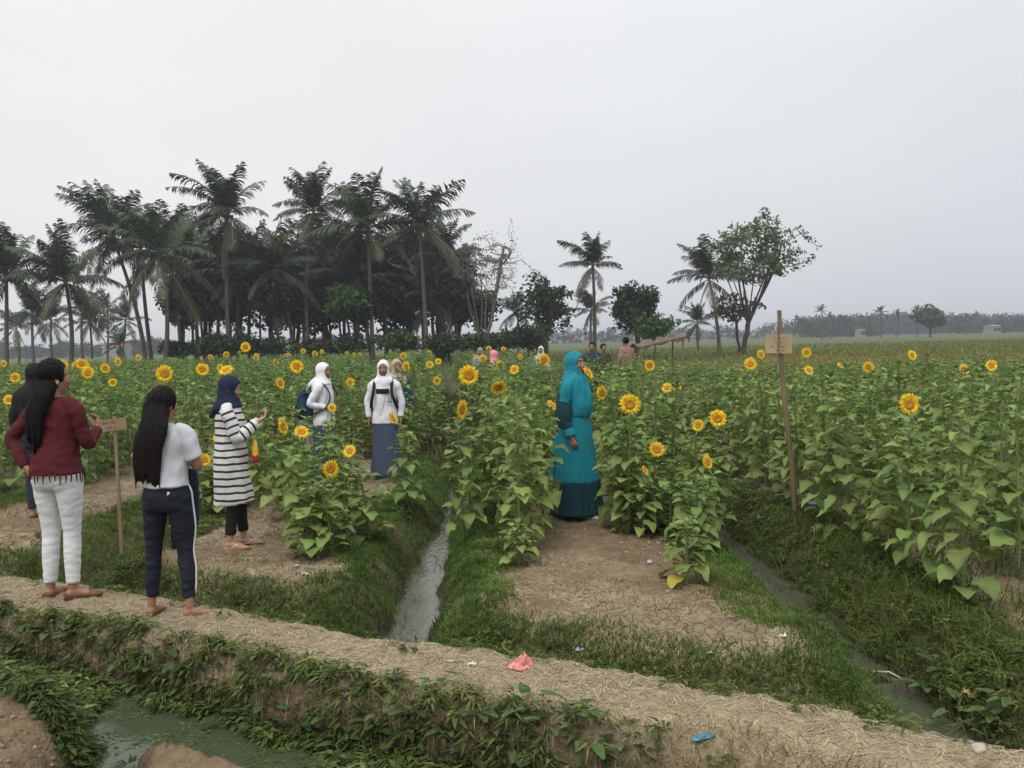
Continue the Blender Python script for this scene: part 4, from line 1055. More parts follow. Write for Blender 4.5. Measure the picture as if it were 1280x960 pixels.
# under-storey of the grove: dark trees one behind the other
GT = [(255, 74, 262, 385, 60, 95), (300, 78, 300, 380, 70, 110), (338, 70, 340, 378, 60, 100), (372, 82, 372, 385, 60, 110), (408, 72, 405, 378, 62, 105),
      (446, 78, 446, 378, 70, 110), (482, 72, 480, 375, 60, 115), (512, 80, 512, 372, 64, 120), (548, 74, 550, 375, 56, 105), (230, 80, 226, 395, 36, 70), (575, 78, 572, 385, 34, 90), (465, 86, 420, 350, 120, 80), (300, 88, 290, 352, 110, 70), (530, 88, 525, 345, 90, 70)]
for q, (b, Y, cx, cy, w, h) in enumerate(GT):
    broad_tree("grove_tree", b, Y, cx, cy - 18, w * 1.2, h * 1.12, "dark leafy tree filling the shade under the tall palms of the grove", 800 + q, 75, 70, .20, 1.0, DK, .5, group="dark trees inside the grove")
broad_tree("bright_tree", 437, 63, 432, 378, 62, 40, "fresh green small tree in front of the dark grove", 840, 46, 60, .17, .7, ((.035, .085, .018), (.06, .12, .03)), .1, tr=.1)
for q in range(16):
    bx = 236 + q * 22 + random.uniform(-7, 7); broad_tree("slender_tree", bx, 64 + q % 5 * 3, bx + random.uniform(-8, 8), 372 + random.uniform(-14, 14), 34, 44, "slender dark tree with a thin bare trunk among the palms of the grove", 1000 + q, 22, 55, .18, .8, DK, .3, group="slender trees inside the grove", limbs=3, tr=.10)
for q, (cx, cy, w, h, lab) in enumerate([(500, 424, 60, 36, "rounded green bush at the grove's foot on the right"), (440, 430, 50, 26, "low green bush at the grove's foot in the middle"), (340, 432, 60, 24, "low dark bush at the grove's foot on the left"), (268, 430, 50, 28, "dark bush at the left foot of the grove"), (395, 432, 44, 22, "small bush between the two white headscarves' background"), (555, 428, 46, 26, "bush at the right foot of the grove"), (630, 424, 70, 22, "dark bush mass under the bare tree"), (300, 428, 50, 30, "dark bush under the tallest palm"), (222, 434, 30, 18, "small bush at the grove's left corner"), (660, 418, 60, 26, "dark bush in front of the rounded tree"), (590, 426, 40, 24, "dark bush at the foot of the bare tree")]):
    broad_tree("bush", cx, 61 + q % 3, cx, cy + 3, w * .9, h * (.65 + .35 * (q % 2)), lab, 860 + q, 26, 46, .16, .7, ((.022, .042, .013), (.045, .075, .022)), .1, tr=.06, cat_="bush", group="bushes at the foot of the grove")
# bare tree, rounded trees, the big airy tree
broad_tree("bare_tree", 603, 66, 607, 344, 118, 126, "nearly leafless pale-branched tree at the right end of the grove", 901, 300, 7, .07, .40, ((.07, .075, .05), (.10, .10, .065)), -.6, M_BARK_PALE, limbs=8, shell=.15, tr=.16, vee=.9, minr=.017)
broad_tree("leafy_tree", 598, 68, 600, 385, 60, 55, "thin leafy tree growing up through the bare tree", 902, 40, 34, .17, .7, ((.03, .05, .02), (.055, .08, .03)), .2, tr=.12)
broad_tree("rounded_tree", 683, 68, 682, 385, 82, 84, "dark rounded tree with loose foliage left of the teal headscarf", 903, 120, 22, .18, .6, ((.03, .048, .02), (.055, .078, .032)), .3, tr=.22)
broad_tree("rounded_tree", 797, 68, 795, 384, 70, 66, "dense rounded tree right of the lone palm", 904, 90, 55, .17, .7, ((.022, .044, .015), (.045, .072, .026)), .25, tr=.2)
broad_tree("bush", 818, 63, 818, 408, 50, 24, "fresh green bush leaning against the rounded tree by the shelter", 905, 26, 80, .14, .7, ((.03, .07, .018), (.05, .10, .03)), .1, tr=.06, cat_="bush")
broad_tree("airy_tree", 930, 68, 942, 320, 142, 112, "big airy tree with a spreading light crown right of the leaning palm", 906, 380, 11, .14, .48, ((.08, .115, .042), (.14, .18, .075)), -.5, limbs=11, shell=.3, tr=.20, vee=.6, byz=428, minr=.016)
broad_tree("airy_tree", 924, 72, 915, 385, 90, 40, "lower leafy limbs growing round the big airy tree's trunk", 907, 50, 14, .16, .5, ((.04, .06, .025), (.08, .105, .04)), .2, tr=.12, byz=428)
broad_tree("distant_tree", 1163, 225, 1164, 396, 40, 22, "distant flat-crowned tree on the far right tree line", 910, 60, 50, .5, 1.4, ((.035, .05, .02), (.05, .07, .03)), .3, tr=.3, byz=414)
# the far tree line as one mass
r9 = np.random.default_rng(99); parts = []
def far_line(x0, x1, Y, ytop0, ytop1, n, seed):
    for k in range(n):
        t = (k + r9.random()) / n; px = x0 + (x1 - x0) * t; yt = ytop0 + (ytop1 - ytop0) * t - 4 + 9 * (float(vn(np.array([px * .045]), np.array([seed * 1.]), 5)[0]) - .4) + 10 * (float(vn(np.array([px * .16]), np.array([seed * 3.]), 6)[0]) - .35) + 3.5 * r9.random()
        Yk = Y * (1 + .12 * r9.random()); P = at(px, yt, Yk); z0 = -.3; hh = max(P.z - z0, 2.0)
        m = 5; cs = np.stack([P.x + r9.normal(0, hh * .18, m), np.full(m, Yk) + r9.normal(0, 2, m), z0 + hh * (.12 + .74 * r9.random(m))], 1)
        parts.append(leafcloud(cs, hh * .26, 26, hh * .065, ((.03, .045, .02), (.05, .065, .03)), r9, .8))
far_line(985, 1300, 400, 399, 396, 190, 1); far_line(1000, 1095, 330, 397, 397, 60, 11); far_line(1190, 1300, 330, 399, 397, 50, 12); far_line(1080, 1300, 420, 394, 393, 120, 5); far_line(640, 985, 380, 414, 408, 150, 2); far_line(-20, 260, 300, 431, 424, 170, 3); far_line(1300, 1700, 380, 395, 385, 60, 7); far_line(-350, -20, 330, 440, 432, 60, 8); far_line(240, 640, 380, 424, 416, 120, 6)
V_, T_, M_, C_ = cat(parts)
tag(obj("far_woods", mesh_np("far_woods", V_, T_, [M_CROWN], M_, C_)), "hazy woods along the whole horizon", "woods", kind="stuff"); print("far woods", len(T_))

# ------------------------------------------------------------------ houses far off, shelter
M_WHITEWALL = simple("white_wall", (.26, .26, .26), .8, .1, 1, 0); M_ROOF = simple("tile_roof", (.32, .19, .14), .8, .2, 2, 0); M_DARKWIN = simple("dark_window", (.04, .045, .05), .3, .1, 1, 0)
def far_house(px, py, Y, w, h, label):
    P = at(px, py, Y); root = empty("house", (P.x, Y, -.3)); tag(root, label, "house", "small houses on the horizon"); H0 = P.z + .3
    g = Geo(); g.box((-w / 2, -3, 0), (w / 2, 3, H0)); obj("wall", g.mesh("wall", [M_WHITEWALL]), root)
    g = Geo(); V = [(-w / 2 - .1, -3.2, H0), (w / 2 + .1, -3.2, H0), (w / 2 + .1, 3.2, H0), (-w / 2 - .1, 3.2, H0), (-w / 2, 0, H0 + h), (w / 2, 0, H0 + h)]
    g.add(V, [(0, 1, 5), (0, 5, 4), (2, 3, 4), (2, 4, 5), (0, 4, 3), (1, 2, 5), (0, 3, 2), (0, 2, 1)]); obj("roof", g.mesh("roof", [M_ROOF]), root)
    for k in (-1, 1):
        g = Geo(); g.box((k * w * .25 - .5, -3.06, H0 * .4), (k * w * .25 + .5, -2.9, H0 * .75)); obj("window", g.mesh("window", [M_DARKWIN]), root)
far_house(1075, 412.5, 300, 1.2, .3, "tiny white house below the far palms on the right"); far_house(1240, 407.5, 290, 2.4, .4, "pale low house at the right end of the far woods")
far_house(146, 434, 260, 6, 1.4, "house with reddish roof behind the small palms on the left")
M_TARP = simple("weathered_tarp", (.13, .085, .06), .85, .5, 2.5, .6, 6, dist=.05); M_BAMBOO_OLD = simple("old_bamboo", (.20, .15, .09), .8, .25, 8, .3)
def shelter():
    Y = 36.0; a = at(793, 433, Y); b = at(848, 421, Y); root = empty("field_shelter", ((a.x + b.x) / 2, Y, Hs(a.x, Y))); tag(root, "low lean-to shelter with a sagging rusty brown roof before the rounded tree", "shelter")
    z0 = root.location.z; w = b.x - a.x
    nx_, ny_ = 13, 7; V = []; 
    for i in range(nx_):
        for j in range(ny_):
            u, w_ = i / (nx_ - 1), j / (ny_ - 1)
            z = (a.z - z0) * (1 - u) + (b.z - z0) * u - .10 * math.sin(math.pi * u * 3) ** 2 + .05 * mnoise.noise((i * .6, j * .6, 0)) + .12 * math.sin(math.pi * w_)
            V.append((-w / 2 - .05 + (w + .1) * u, -1.2 + 2.4 * w_, z))
    T = [];
    for i in range(nx_ - 1):
        for j in range(ny_ - 1):
            q = i * ny_ + j; T += [(q, q + ny_, q + ny_ + 1), (q, q + ny_ + 1, q + 1)]
    g = Geo(); g.add(V, T); me = g.mesh("roof_sheet", [M_TARP], True); o = obj("roof_sheet", me, root); mdf = o.modifiers.new("solid", 'SOLIDIFY'); mdf.thickness = .05
    for sx in (-1, 1):
        for sy in (-1, 1):
            g = Geo(); g.tube([(sx * w * .48, sy * 1.1, 0), (sx * w * .48, sy * 1.1, (b.z if sx > 0 else a.z) - z0)], .04, 6); obj("post", g.mesh("post", [M_BAMBOO_OLD], True), root)
    g = Geo(); g.tube([(-w * .5, -1.15, a.z - z0 - .03), (w * .56, -1.15, b.z - z0 + .03)], .035, 6); obj("beam", g.mesh("beam", [M_BAMBOO_OLD], True), root)
shelter()

# ------------------------------------------------------------------ signs on poles
M_BAMBOO = simple("bamboo", (.185, .135, .08), .6, .3, 6, .3, 30, (1, 1, .3)); M_CARD = simple("cardboard", (.42, .31, .20), .85, .12, 8, .2); M_WOODB = simple("board_wood", (.27, .19, .115), .85, .2, 6, .3, 30, (.3, 1, 4)); M_INK = simple("ink", (.12, .08, .055), .8, .1, 10, 0)
M_STAKE = simple("stake_wood", (.24, .18, .105), .8, .2, 6, .3, 20, (4, 4, .4))
def scribbles(root, w, h, ynorm, lines, seed, strokeh, dx=0):
    """rows of handwritten marks, too faint to read, standing a little proud of the board"""
    r = random.Random(seed); n = 0
    for (z, x0, x1) in lines:
        g = Geo(); x = x0
        while x < x1 - .01:
            cw = r.uniform(.008, .014); sh = strokeh * r.uniform(.6, 1.1)
            k = r.randrange(3)
            g.box((x, ynorm - .0015, z), (x + .004, ynorm, z + sh))
            if k != 1: g.box((x, ynorm - .0017, z + (0 if k else sh - .004)), (x + cw, ynorm - .0002, z + (.004 if k else sh)))
            if k == 2: g.box((x + cw, ynorm - .0015, z), (x + cw + .003, ynorm, z + sh))
            x += cw + r.uniform(.004, .009)
            if r.random() < .2: x += .015
        obj("lettering", g.mesh("lettering", [M_INK]), root)
def pole_sign():
    P = gnd(994, 650, -.06); Y = P.y; z0 = Hs(P.x, Y) - .05; T_ = at(973, 388, Y); root = empty("pole_sign", (P.x, Y, z0)); tag(root, "tall leaning bamboo pole with a pale cardboard sign near its top", "sign")
    dx, h = T_.x - P.x, T_.z - z0; n = 26; pts, rd = [], []
    for k in range(n + 1):
        t = k / n; pts.append((dx * t + .012 * math.sin(t * 7), 0, h * t)); rd.append(.025 - .006 * t + (.005 if k % 4 == 0 else 0))
    g = Geo(); g.tube(pts, rd, 10, 0); g.add([(dx + .023 * math.cos(a), .023 * math.sin(a), h) for a in np.linspace(0, 6.283, 9)[:-1]], [(0, i, i + 1) for i in range(1, 7)])
    obj("pole", g.mesh("pole", [M_BAMBOO], True), root)
    A = at(972, 429.5, Y); cx, cz = A.x - P.x, A.z - z0; w, hh = 33 * Y / F_PX, 24 * Y / F_PX
    b = empty("board", (cx - .002, -.0, cz)); b.parent = root
    g = Geo(); g.box((-w / 2, .030, -hh / 2), (w / 2, .036, hh / 2)); bo = g.mesh("sign_board", [M_CARD]); bpy.data.objects.remove(b)
    ob = obj("sign_board", bo, root, (cx - .002, -.075, cz), (0, R(1.5), 0))
    scribbles(ob, w, hh, .0295, [(hh * .22, -w * .15, w * .28), (hh * .02, -w * .1, w * .3), (-hh * .2, -w * .34, -w * .02), (-hh * .2, w * .08, w * .32), (-hh * .38, -w * .1, w * .3)], 4, .016)
    # the wire that holds the card: a thin upright slat pressing it on
    g = Geo(); g.tube([(cx - .005, -.055, cz - hh * .52), (cx - .002, -.055, cz + hh * .9)], .008, 5); obj("slat", g.mesh("slat", [M_BAMBOO_OLD], True), root)
pole_sign()
def stake_sign():
    P = gnd(153, 700, -.2); Y = P.y; z0 = Hs(P.x, Y) - .05; T_ = at(143, 520, Y); root = empty("stake_sign", (P.x, Y, z0)); tag(root, "small brown wooden sign on a thin pale stake between the two women", "sign")
    dx, h = T_.x - P.x, T_.z - z0
    g = Geo(); M_ = Matrix(((1, 0, dx / h, 0), (0, 1, 0, 0), (0, 0, 1, 0), (0, 0, 0, 1)))
    w_ = .014
    V = [(-w_, -.012, 0), (w_, -.012, 0), (w_, .012, 0), (-w_, .012, 0)]; V2 = [(dx + x * .8, y, h) for x, y, _ in V]
    g.add(V + V2, [(0, 1, 5), (0, 5, 4), (1, 2, 6), (1, 6, 5), (2, 3, 7), (2, 7, 6), (3, 0, 4), (3, 4, 7), (4, 5, 6), (4, 6, 7)]); obj("stake", g.mesh("stake", [M_STAKE]), root)
    A = at(141, 531, Y); w, hh = 37 * Y / F_PX, 15 * Y / F_PX
    g = Geo(); g.box((-w / 2, -.012, -hh / 2), (w / 2, .0, hh / 2)); ob = obj("sign_board", g.mesh("sign_board", [M_WOODB]), root, (A.x - P.x, -.014, A.z - z0), (0, R(-5), 0))
    scribbles(ob, w, hh, -.0122, [(hh * .12, -w * .3, w * .25), (-hh * .28, -w * .22, w * .2)], 9, .022)
stake_sign()

# ------------------------------------------------------------------ litter
def crumple(name, px, py, z, size, col, label, seed, flat=.5, rz=0, cat_="litter"):
    P = hit(px, py); r = np.random.default_rng(seed); me = bpy.data.meshes.new(name); bm = bmesh.new(); bmesh.ops.create_grid(bm, x_segments=7, y_segments=7, size=1)
    for v_ in bm.verts:
        n_ = mnoise.noise_vector(Vector((v_.co.x * 1.6 + seed, v_.co.y * 1.6, seed)))
        v_.co = Vector((v_.co.x * size[0] * (1 + .5 * n_.x), v_.co.y * size[1] * (1 + .5 * n_.y), size[2] * (abs(n_.z) * 2.0 + .12)))
    bm.to_mesh(me); bm.free(); me.materials.append(simple(name, col, .55, .1, 30, .2)); o = obj(name, me, None, (P.x, P.y, Hs(P.x, P.y) + .004), (0, 0, rz)); sl = o.modifiers.new("thick", 'SOLIDIFY'); sl.thickness = .0015
    return tag(o, label, cat_)
def pink_bag():
    P = hit(652, 836); z = P.z; me = bpy.data.meshes.new("plastic_bag"); bm = bmesh.new(); bmesh.ops.create_icosphere(bm, subdivisions=3, radius=1)
    for v_ in bm.verts:
        c = v_.co.copy(); n_ = mnoise.noise(c * 2.1 + Vector((3, 1, 7))) ; k = 1 + .9 * n_ + .5 * mnoise.noise(c * 5)
        t = max(c.z, 0); v_.co = Vector((c.x * .052 * k * (1 - .75 * t) + .012 * t, c.y * .032 * k * (1 - .6 * t), max(c.z, -.15) * (.07 if c.z > 0 else .02) * (1 + .5 * n_)))
    bm.to_mesh(me); bm.free(); me.materials.append(simple("pink_plastic", (.72, .27, .22), .4, .15, 20, .3)); tag(obj("plastic_bag", me, None, (P.x, P.y, z + .006)), "crumpled pink plastic bag lying on the straw path", "plastic bag")
pink_bag()
crumple("plastic_scrap", 880, 924, 0, (.045, .018, .016), (.10, .26, .36), "crumpled blue plastic scrap on the straw path", 3, rz=.5)
crumple("paper_scrap", 590, 832, 0, (.020, .012, .01), (.6, .6, .58), "white paper scrap on the path left of the pink bag", 5)
crumple("paper_scrap", 562, 828, 0, (.020, .008, .006), (.55, .53, .5), "thin pale paper scrap on the path, left of the other one", 6)
crumple("plastic_scrap", 1008, 631, 0, (.10, .05, .03), (.33, .36, .37), "grey plastic sheet on the soil right of the sign pole", 7)
crumple("paper_scrap", 979, 798, -.05, (.018, .012, .02), (.7, .7, .66), "white paper ball in the grass by the right furrow", 8)
crumple("paper_scrap", 381, 720, -.03, (.022, .012, .015), (.62, .62, .6), "white paper scrap on the mound before the schoolgirls", 9)
crumple("paper_scrap", 371, 709, -.03, (.015, .010, .012), (.5, .5, .46), "small pale scrap at the foot of the clump before the schoolgirls", 19)
crumple("plastic_scrap", 950, 650, -.03, (.03, .02, .03), (.5, .5, .5), "small pale scrap left of the sign pole's foot", 10)
crumple("plastic_scrap", 812, 705, -.05, (.014, .012, .02), (.55, .6, .65), "tiny whitish scrap below the right row's clump", 12)
crumple("plastic_scrap", 724, 815, -.1, (.02, .012, .02), (.35, .42, .55), "bluish scrap in the grass behind the pink bag", 13)
crumple("paper_scrap", 888, 818, 0, (.012, .01, .01), (.6, .6, .55), "tiny white scrap on the mud mound right of the trodden path", 14)
crumple("dead_leaf", 1218, 873, -.05, (.04, .03, .035), (.50, .42, .15), "curled yellow dead leaf at the lower right", 15, cat_="leaf")
crumple("dead_leaf", 1205, 890, -.08, (.035, .025, .02), (.22, .27, .10), "curled greenish dead leaf under the yellow one", 16, cat_="leaf")
def stone(px, py, z, s, col, label, seed):
    P = hit(px, py); me = bpy.data.meshes.new("stone"); bm = bmesh.new(); bmesh.ops.create_icosphere(bm, subdivisions=3, radius=s)
    for v_ in bm.verts: v_.co = v_.co * (1 + .35 * mnoise.noise(v_.co / s * 1.2 + Vector((seed, 0, 0)))); v_.co.z *= .7
    bm.to_mesh(me); bm.free(); me.polygons.foreach_set("use_smooth", [True] * len(me.polygons)); me.materials.append(simple("stone", col, .9, .2, 25, .8)); tag(obj("stone", me, None, (P.x, P.y, Hs(P.x, P.y) + s * .3)), label, "stone")
stone(1223, 938, -.02, .026, (.42, .38, .30), "pale round stone at the lower right end of the path", 1)
g = Geo(); g.tube([(-.07, 0, 0), (0, .0, .008), (.075, .01, .0)], [.008, .010, .008], 6); P = gnd(987, 649, -.03); tag(obj("stick", g.mesh("stick", [simple("peeled_wood", (.72, .64, .34), .6)], True), None, (P.x, P.y, Hs(P.x, P.y) + .02), (0, 0, .35)), "short peeled whitish stick at the sign pole's foot", "stick")
g = Geo(); g.tube([(0, 0, 0), (.10, .02, .02), (.2, .01, .0)], [.006, .005, .004], 5); P = gnd(1110, 775, -.03); tag(obj("stick", g.mesh("stick", [simple("pale_reed", (.6, .55, .4), .7)], True), None, (P.x - .1, P.y, Hs(P.x, P.y) + .03), (0, 0, -.9)), "pale reed lying in the weeds of the right ditch bank", "stick")

# ------------------------------------------------------------------ people
WORK = bpy.data.scenes.new("work")    # small scene in which the cloth and body meshes are smoothed
def loft(bm, pts, rads, n=16, ref=(1, 0, 0)):
    P = [Vector(p) for p in pts]; rings = []; m = len(P)
    rads = [(r, r) if not hasattr(r, '__len__') else r for r in rads]
    for i in range(m):
        t = (P[min(i + 1, m - 1)] - P[max(i - 1, 0)]).normalized(); rf = Vector(ref)
        s = rf - t * rf.dot(t)
        if s.length < .15: rf = Vector((0, 1, 0)); s = rf - t * rf.dot(t)
        s.normalize(); o = t.cross(s)
        rings.append([bm.verts.new(P[i] + s * rads[i][0] * math.cos(2 * math.pi * k / n) + o * rads[i][1] * math.sin(2 * math.pi * k / n)) for k in range(n)])
    for i in range(m - 1):
        for k in range(n): bm.faces.new((rings[i][k], rings[i][(k + 1) % n], rings[i + 1][(k + 1) % n], rings[i + 1][k]))
    bm.faces.new(rings[0][::-1]); bm.faces.new(rings[-1])
def ell(bm, c, r, rot=None, n=16):
    M = Matrix.Translation(Vector(c)) @ (rot.to_matrix().to_4x4() if rot else Matrix()) @ Matrix.Diagonal((*r, 1))
    bmesh.ops.create_uvsphere(bm, u_segments=n, v_segments=n * 3 // 4, radius=1, matrix=M)
def smooth_path(pts, k=3):
    """Catmull-Rom through the points, used for limbs and cloth"""
    out = []; P = [Vector(p) for p in pts]
    for i in range(len(P) - 1):
        p0 = P[max(i - 1, 0)]; p1 = P[i]; p2 = P[i + 1]; p3 = P[min(i + 2, len(P) - 1)]
        for q in range(k):
            t = q / k; out.append(.5 * ((2 * p1) + (p2 - p0) * t + (2 * p0 - 5 * p1 + 4 * p2 - p3) * t * t + (3 * p1 - p0 - 3 * p2 + p3) * t ** 3))
    out.append(P[-1]); return out
def limb(bm, pts, rads, n=12, ref=(1, 0, 0)):
    rr = [Vector((r, r, 0)) if not hasattr(r, '__len__') else Vector((r[0], r[1], 0)) for r in rads]
    pp = smooth_path(pts); r2 = smooth_path(rr); loft(bm, pp, [(abs(q.x), abs(q.y)) for q in r2], n, ref)
def finish(name, bm, mat, parent, voxel=.009, smooth=4, fold=0.0, fscale=(9, 9, 3), cut=None, extra=None, seed=0, attr=None, loc=None):
    me = bpy.data.meshes.new(name); bmesh.ops.recalc_face_normals(bm, faces=bm.faces); bm.to_mesh(me); bm.free()
    tmp = bpy.data.objects.new("tmp", me); WORK.collection.objects.link(tmp)
    if voxel:
        md = tmp.modifiers.new("r", 'REMESH'); md.mode = 'VOXEL'; md.voxel_size = voxel
        if smooth: ms = tmp.modifiers.new("s", 'SMOOTH'); ms.iterations = smooth; ms.factor = .5
    WORK.view_layers[0].update(); dg = WORK.view_layers[0].depsgraph; m2 = bpy.data.meshes.new_from_object(tmp.evaluated_get(dg)); bpy.data.objects.remove(tmp); m2.name = name
    b2 = bmesh.new(); b2.from_mesh(m2)
    if fold:
        b2.normal_update(); fs = Vector(fscale); mv = []
        for v_ in b2.verts:
            c = Vector((v_.co.x * fs.x, v_.co.y * fs.y, v_.co.z * fs.z)) + Vector((seed, seed * .7, 0))
            f = fold(v_.co) if callable(fold) else fold
            w = mnoise.noise(c) ; w = (1 - abs(w) * 2) * .6 + mnoise.noise(c * 2.3) * .5
            mv.append(v_.normal * w * f)
        for v_, d in zip(b2.verts, mv): v_.co += d
    if cut: bmesh.ops.delete(b2, geom=[v_ for v_ in b2.verts if cut(v_.co)], context='VERTS')
    if extra: extra(b2)
    for f in b2.faces: f.smooth = True
    b2.to_mesh(m2); b2.free(); m2.materials.clear(); m2.materials.append(mat)
    if attr:
        a = m2.attributes.new("along", 'FLOAT', 'POINT'); a.data.foreach_set("value", [attr(v_.co) for v_ in m2.vertices])
    return obj(name, m2, parent, loc)
SK = lambda n, c: simple(n, c, .55, .07, 25, .15, 90)
M_SKIN = SK("skin", (.30, .155, .095)); M_SKIN2 = SK("skin_light", (.40, .22, .145))
M_HAIR = simple("black_hair", (.006, .005, .005), .6, .3, 30, .9, 60, (6, 6, .35), .12, .003); M_HAIRB = simple("dark_brown_hair", (.009, .0065, .006), .6, .3, 30, .9, 60, (6, 6, .35), .12, .003)
def cloth(name, c, b=.25, sc=180, rough=.85, **k): return simple(name, c, rough, .07, 8, b, sc, dist=.002, **k)
M_EYEW = simple("eye_white", (.7, .68, .65), .3, 0.02, 5, 0); M_EYED = simple("eye_dark", (.012, .008, .006), .2, .02, 5, 0); M_LIP = simple("lips", (.30, .10, .085), .5, .05, 20, 0); M_BROW = simple("eyebrow", (.02, .013, .01), .8, .1, 20, 0)
HC = Vector((0, .015, 1.475))     # head centre of the 1.6 m figure
def inn(sh, f=.55, z=1.318): return Vector((sh[0] * f, sh[1] - .004, z))
def add_hand(b2, wrist, d, palm_n, s=1.0, curl=.5, side=1):
    """five fingers of different length and a thumb leaving the side of the palm; d: direction of the hand, palm_n: palm normal"""
    d = Vector(d).normalized(); n = Vector(palm_n); n = (n - d * n.dot(d)).normalized(); l = d.cross(n) * side
    bmf = bmesh.new(); base = Vector(wrist)
    for q, (off, L, up) in enumerate(((-.027, .058, .078), (-.009, .066, .083), (.009, .062, .081), (.026, .048, .075))):
        p0 = base + d * (up - .012) * s + l * off * s; a = curl * (1 + .12 * q); pts = [p0]; dd = d.copy()
        for k in range(3):
            ang = a * (.5 + .35 * k); dd2 = (d * math.cos(ang) + n * math.sin(ang)).normalized(); pts.append(pts[-1] + dd2 * L * s * (.44, .32, .24)[k]); 
        loft(bmf, pts, [.0085 * s, .0082 * s, .0074 * s, .0055 * s], 8)
    p0 = base + d * .028 * s - l * .024 * s; t = (d * .75 - l * .65 + n * .35).normalized(); p1 = p0 + t * .032 * s; p2 = p1 + (t + d * .4 + n * .3).normalized() * .026 * s
    loft(bmf, [p0, p1, p2], [.0115 * s, .0095 * s, .007 * s], 8)
    me = bpy.data.meshes.new("t"); bmf.to_mesh(me); bmf.free(); b2.from_mesh(me); bpy.data.meshes.remove(me)
def body(root, skin, arms, legs, head_yaw=0.0, head_pitch=0.0, feet=True, female=True, voxel=.009, hands=True, lean=0.0, upper_only=False):
    """arms: [(shoulder, elbow, wrist, hand dir, palm normal, curl, side)], legs: [(hip, knee, ankle, toe dir)]"""
    bm = bmesh.new(); Hm = Matrix.Translation(HC) @ Matrix.Rotation(head_yaw, 4, 'Z') @ Matrix.Rotation(head_pitch, 4, 'X')
    def hp(x, y, z): return Hm @ Vector((x, y, z))
    rot = Hm.to_euler()
    ell(bm, hp(0, -.012, .025), (.072, .090, .092), rot, 20); ell(bm, hp(0, .022, -.045), (.056, .058, .070), rot, 18)
    ell(bm, hp(0, .050, -.088), (.026, .026, .024), rot, 12)                       # chin
    loft(bm, [hp(0, .074, .012), hp(0, .092, -.018), hp(0, .098, -.030)], [.009, .012, .015], 8); ell(bm, hp(0, .084, -.034), (.020, .012, .010), rot, 10)
    for s in (-1, 1):
        ell(bm, hp(s * .034, .062, -.020), (.024, .020, .022), rot, 10)            # cheeks
        ell(bm, hp(s * .073, -.008, -.012), (.010, .020, .030), rot, 10)           # ears
        ell(bm, hp(s * .028, .066, .030), (.026, .014, .012), rot, 10)             # brow ridge
    limb(bm, [(0, -.01, 1.28), (0, -.005, 1.36), hp(0, -.01, -.05)], [(.060, .055), (.048, .050), (.050, .055)])
    limb(bm, [(0, 0, .80), (0, -.005, .88), (0, 0, .99), (0, .01, 1.12), (0, 0, 1.24), (0, -.005, 1.32)], [(.145, .105), (.155, .115), (.120, .088), (.135, .100), (.145, .085), (.075, .06)], 20)
    for (sh, el, wr, hd, pn, curl, side) in arms:
        wr = Vector(wr); hd = Vector(hd).normalized(); e = Vector(el)
        limb(bm, [inn(sh, .6, 1.285), sh, Vector(sh) * .5 + e * .5, e, e * .55 + wr * .45, wr], [.038, .044, .038, .032, .031, .022], 12)
        pn_ = Vector(pn); pn_ = (pn_ - hd * pn_.dot(hd)).normalized(); loft(bm, [wr - hd * .01, wr + hd * .03, wr + hd * .065, wr + hd * .082], [(.018, .022), (.034, .014), (.039, .013), (.034, .010)], 12, ref=hd.cross(pn_))
    if not upper_only:
        for (hip, kn, an, td) in legs:
            hip, kn, an, td = Vector(hip), Vector(kn), Vector(an), Vector(td).normalized()
            limb(bm, [hip + Vector((0, 0, .03)), hip * .5 + kn * .5, kn, kn * .62 + an * .38, kn * .25 + an * .75, an], [(.072, .076), (.058, .062), (.042, .044), (.040, .045), (.032, .034), .030], 14)
            loft(bm, [an - td * .045 + Vector((0, 0, -.045)), an + Vector((0, 0, -.032)), an + td * .06 + Vector((0, 0, -.045)), an + td * .13 + Vector((0, 0, -.055)), an + td * .165 + Vector((0, 0, -.060))], [(.026, .024), (.032, .040), (.036, .028), (.040, .017), (.026, .011)], 12, ref=(td.y, -td.x, 0))
    ex = (lambda b2: [add_hand(b2, Vector(a[2]), a[3], a[4], 1.0, a[5], a[6]) for a in arms]) if hands else None
    def dent(b2):
        for s in (-1, 1):                                                          # eye sockets
            e = Hm @ Vector((s * .028, .078, .012))
            for v_ in b2.verts:
                d_ = (v_.co - e).length
                if d_ < .028: v_.co -= (Hm.to_3x3() @ Vector((0, 1, 0))) * .007 * (1 - d_ / .028)
        if ex: ex(b2)
    o = finish("body", bm, skin, root, voxel, 3, extra=dent)
    return Hm
def face(root, Hm, scale=1.0):
    for s in (-1, 1):
        for nm, c, r_, m in (("eye", (s * .028, .070, .010), (.013, .008, .0075), M_EYEW), ("eyebrow", (s * .030, .082, .031), (.018, .004, .0035), M_BROW)):
            bm = bmesh.new(); ell(bm, Hm @ Vector(c), r_, Hm.to_euler(), 12); o = finish(nm, bm, m, root, None, 0)
            if nm == "eye":
                bm = bmesh.new(); ell(bm, Hm @ Vector((s * .028, .076, .010)), (.0065, .003, .0068), Hm.to_euler(), 12); finish("iris", bm, M_EYED, o, None, 0)
    bm = bmesh.new(); ell(bm, Hm @ Vector((0, .0835, -.056)), (.021, .007, .005), Hm.to_euler(), 12); ell(bm, Hm @ Vector((0, .0815, -.063)), (.017, .007, .0055), Hm.to_euler(), 12); finish("mouth", bm, M_LIP, root, None, 0)
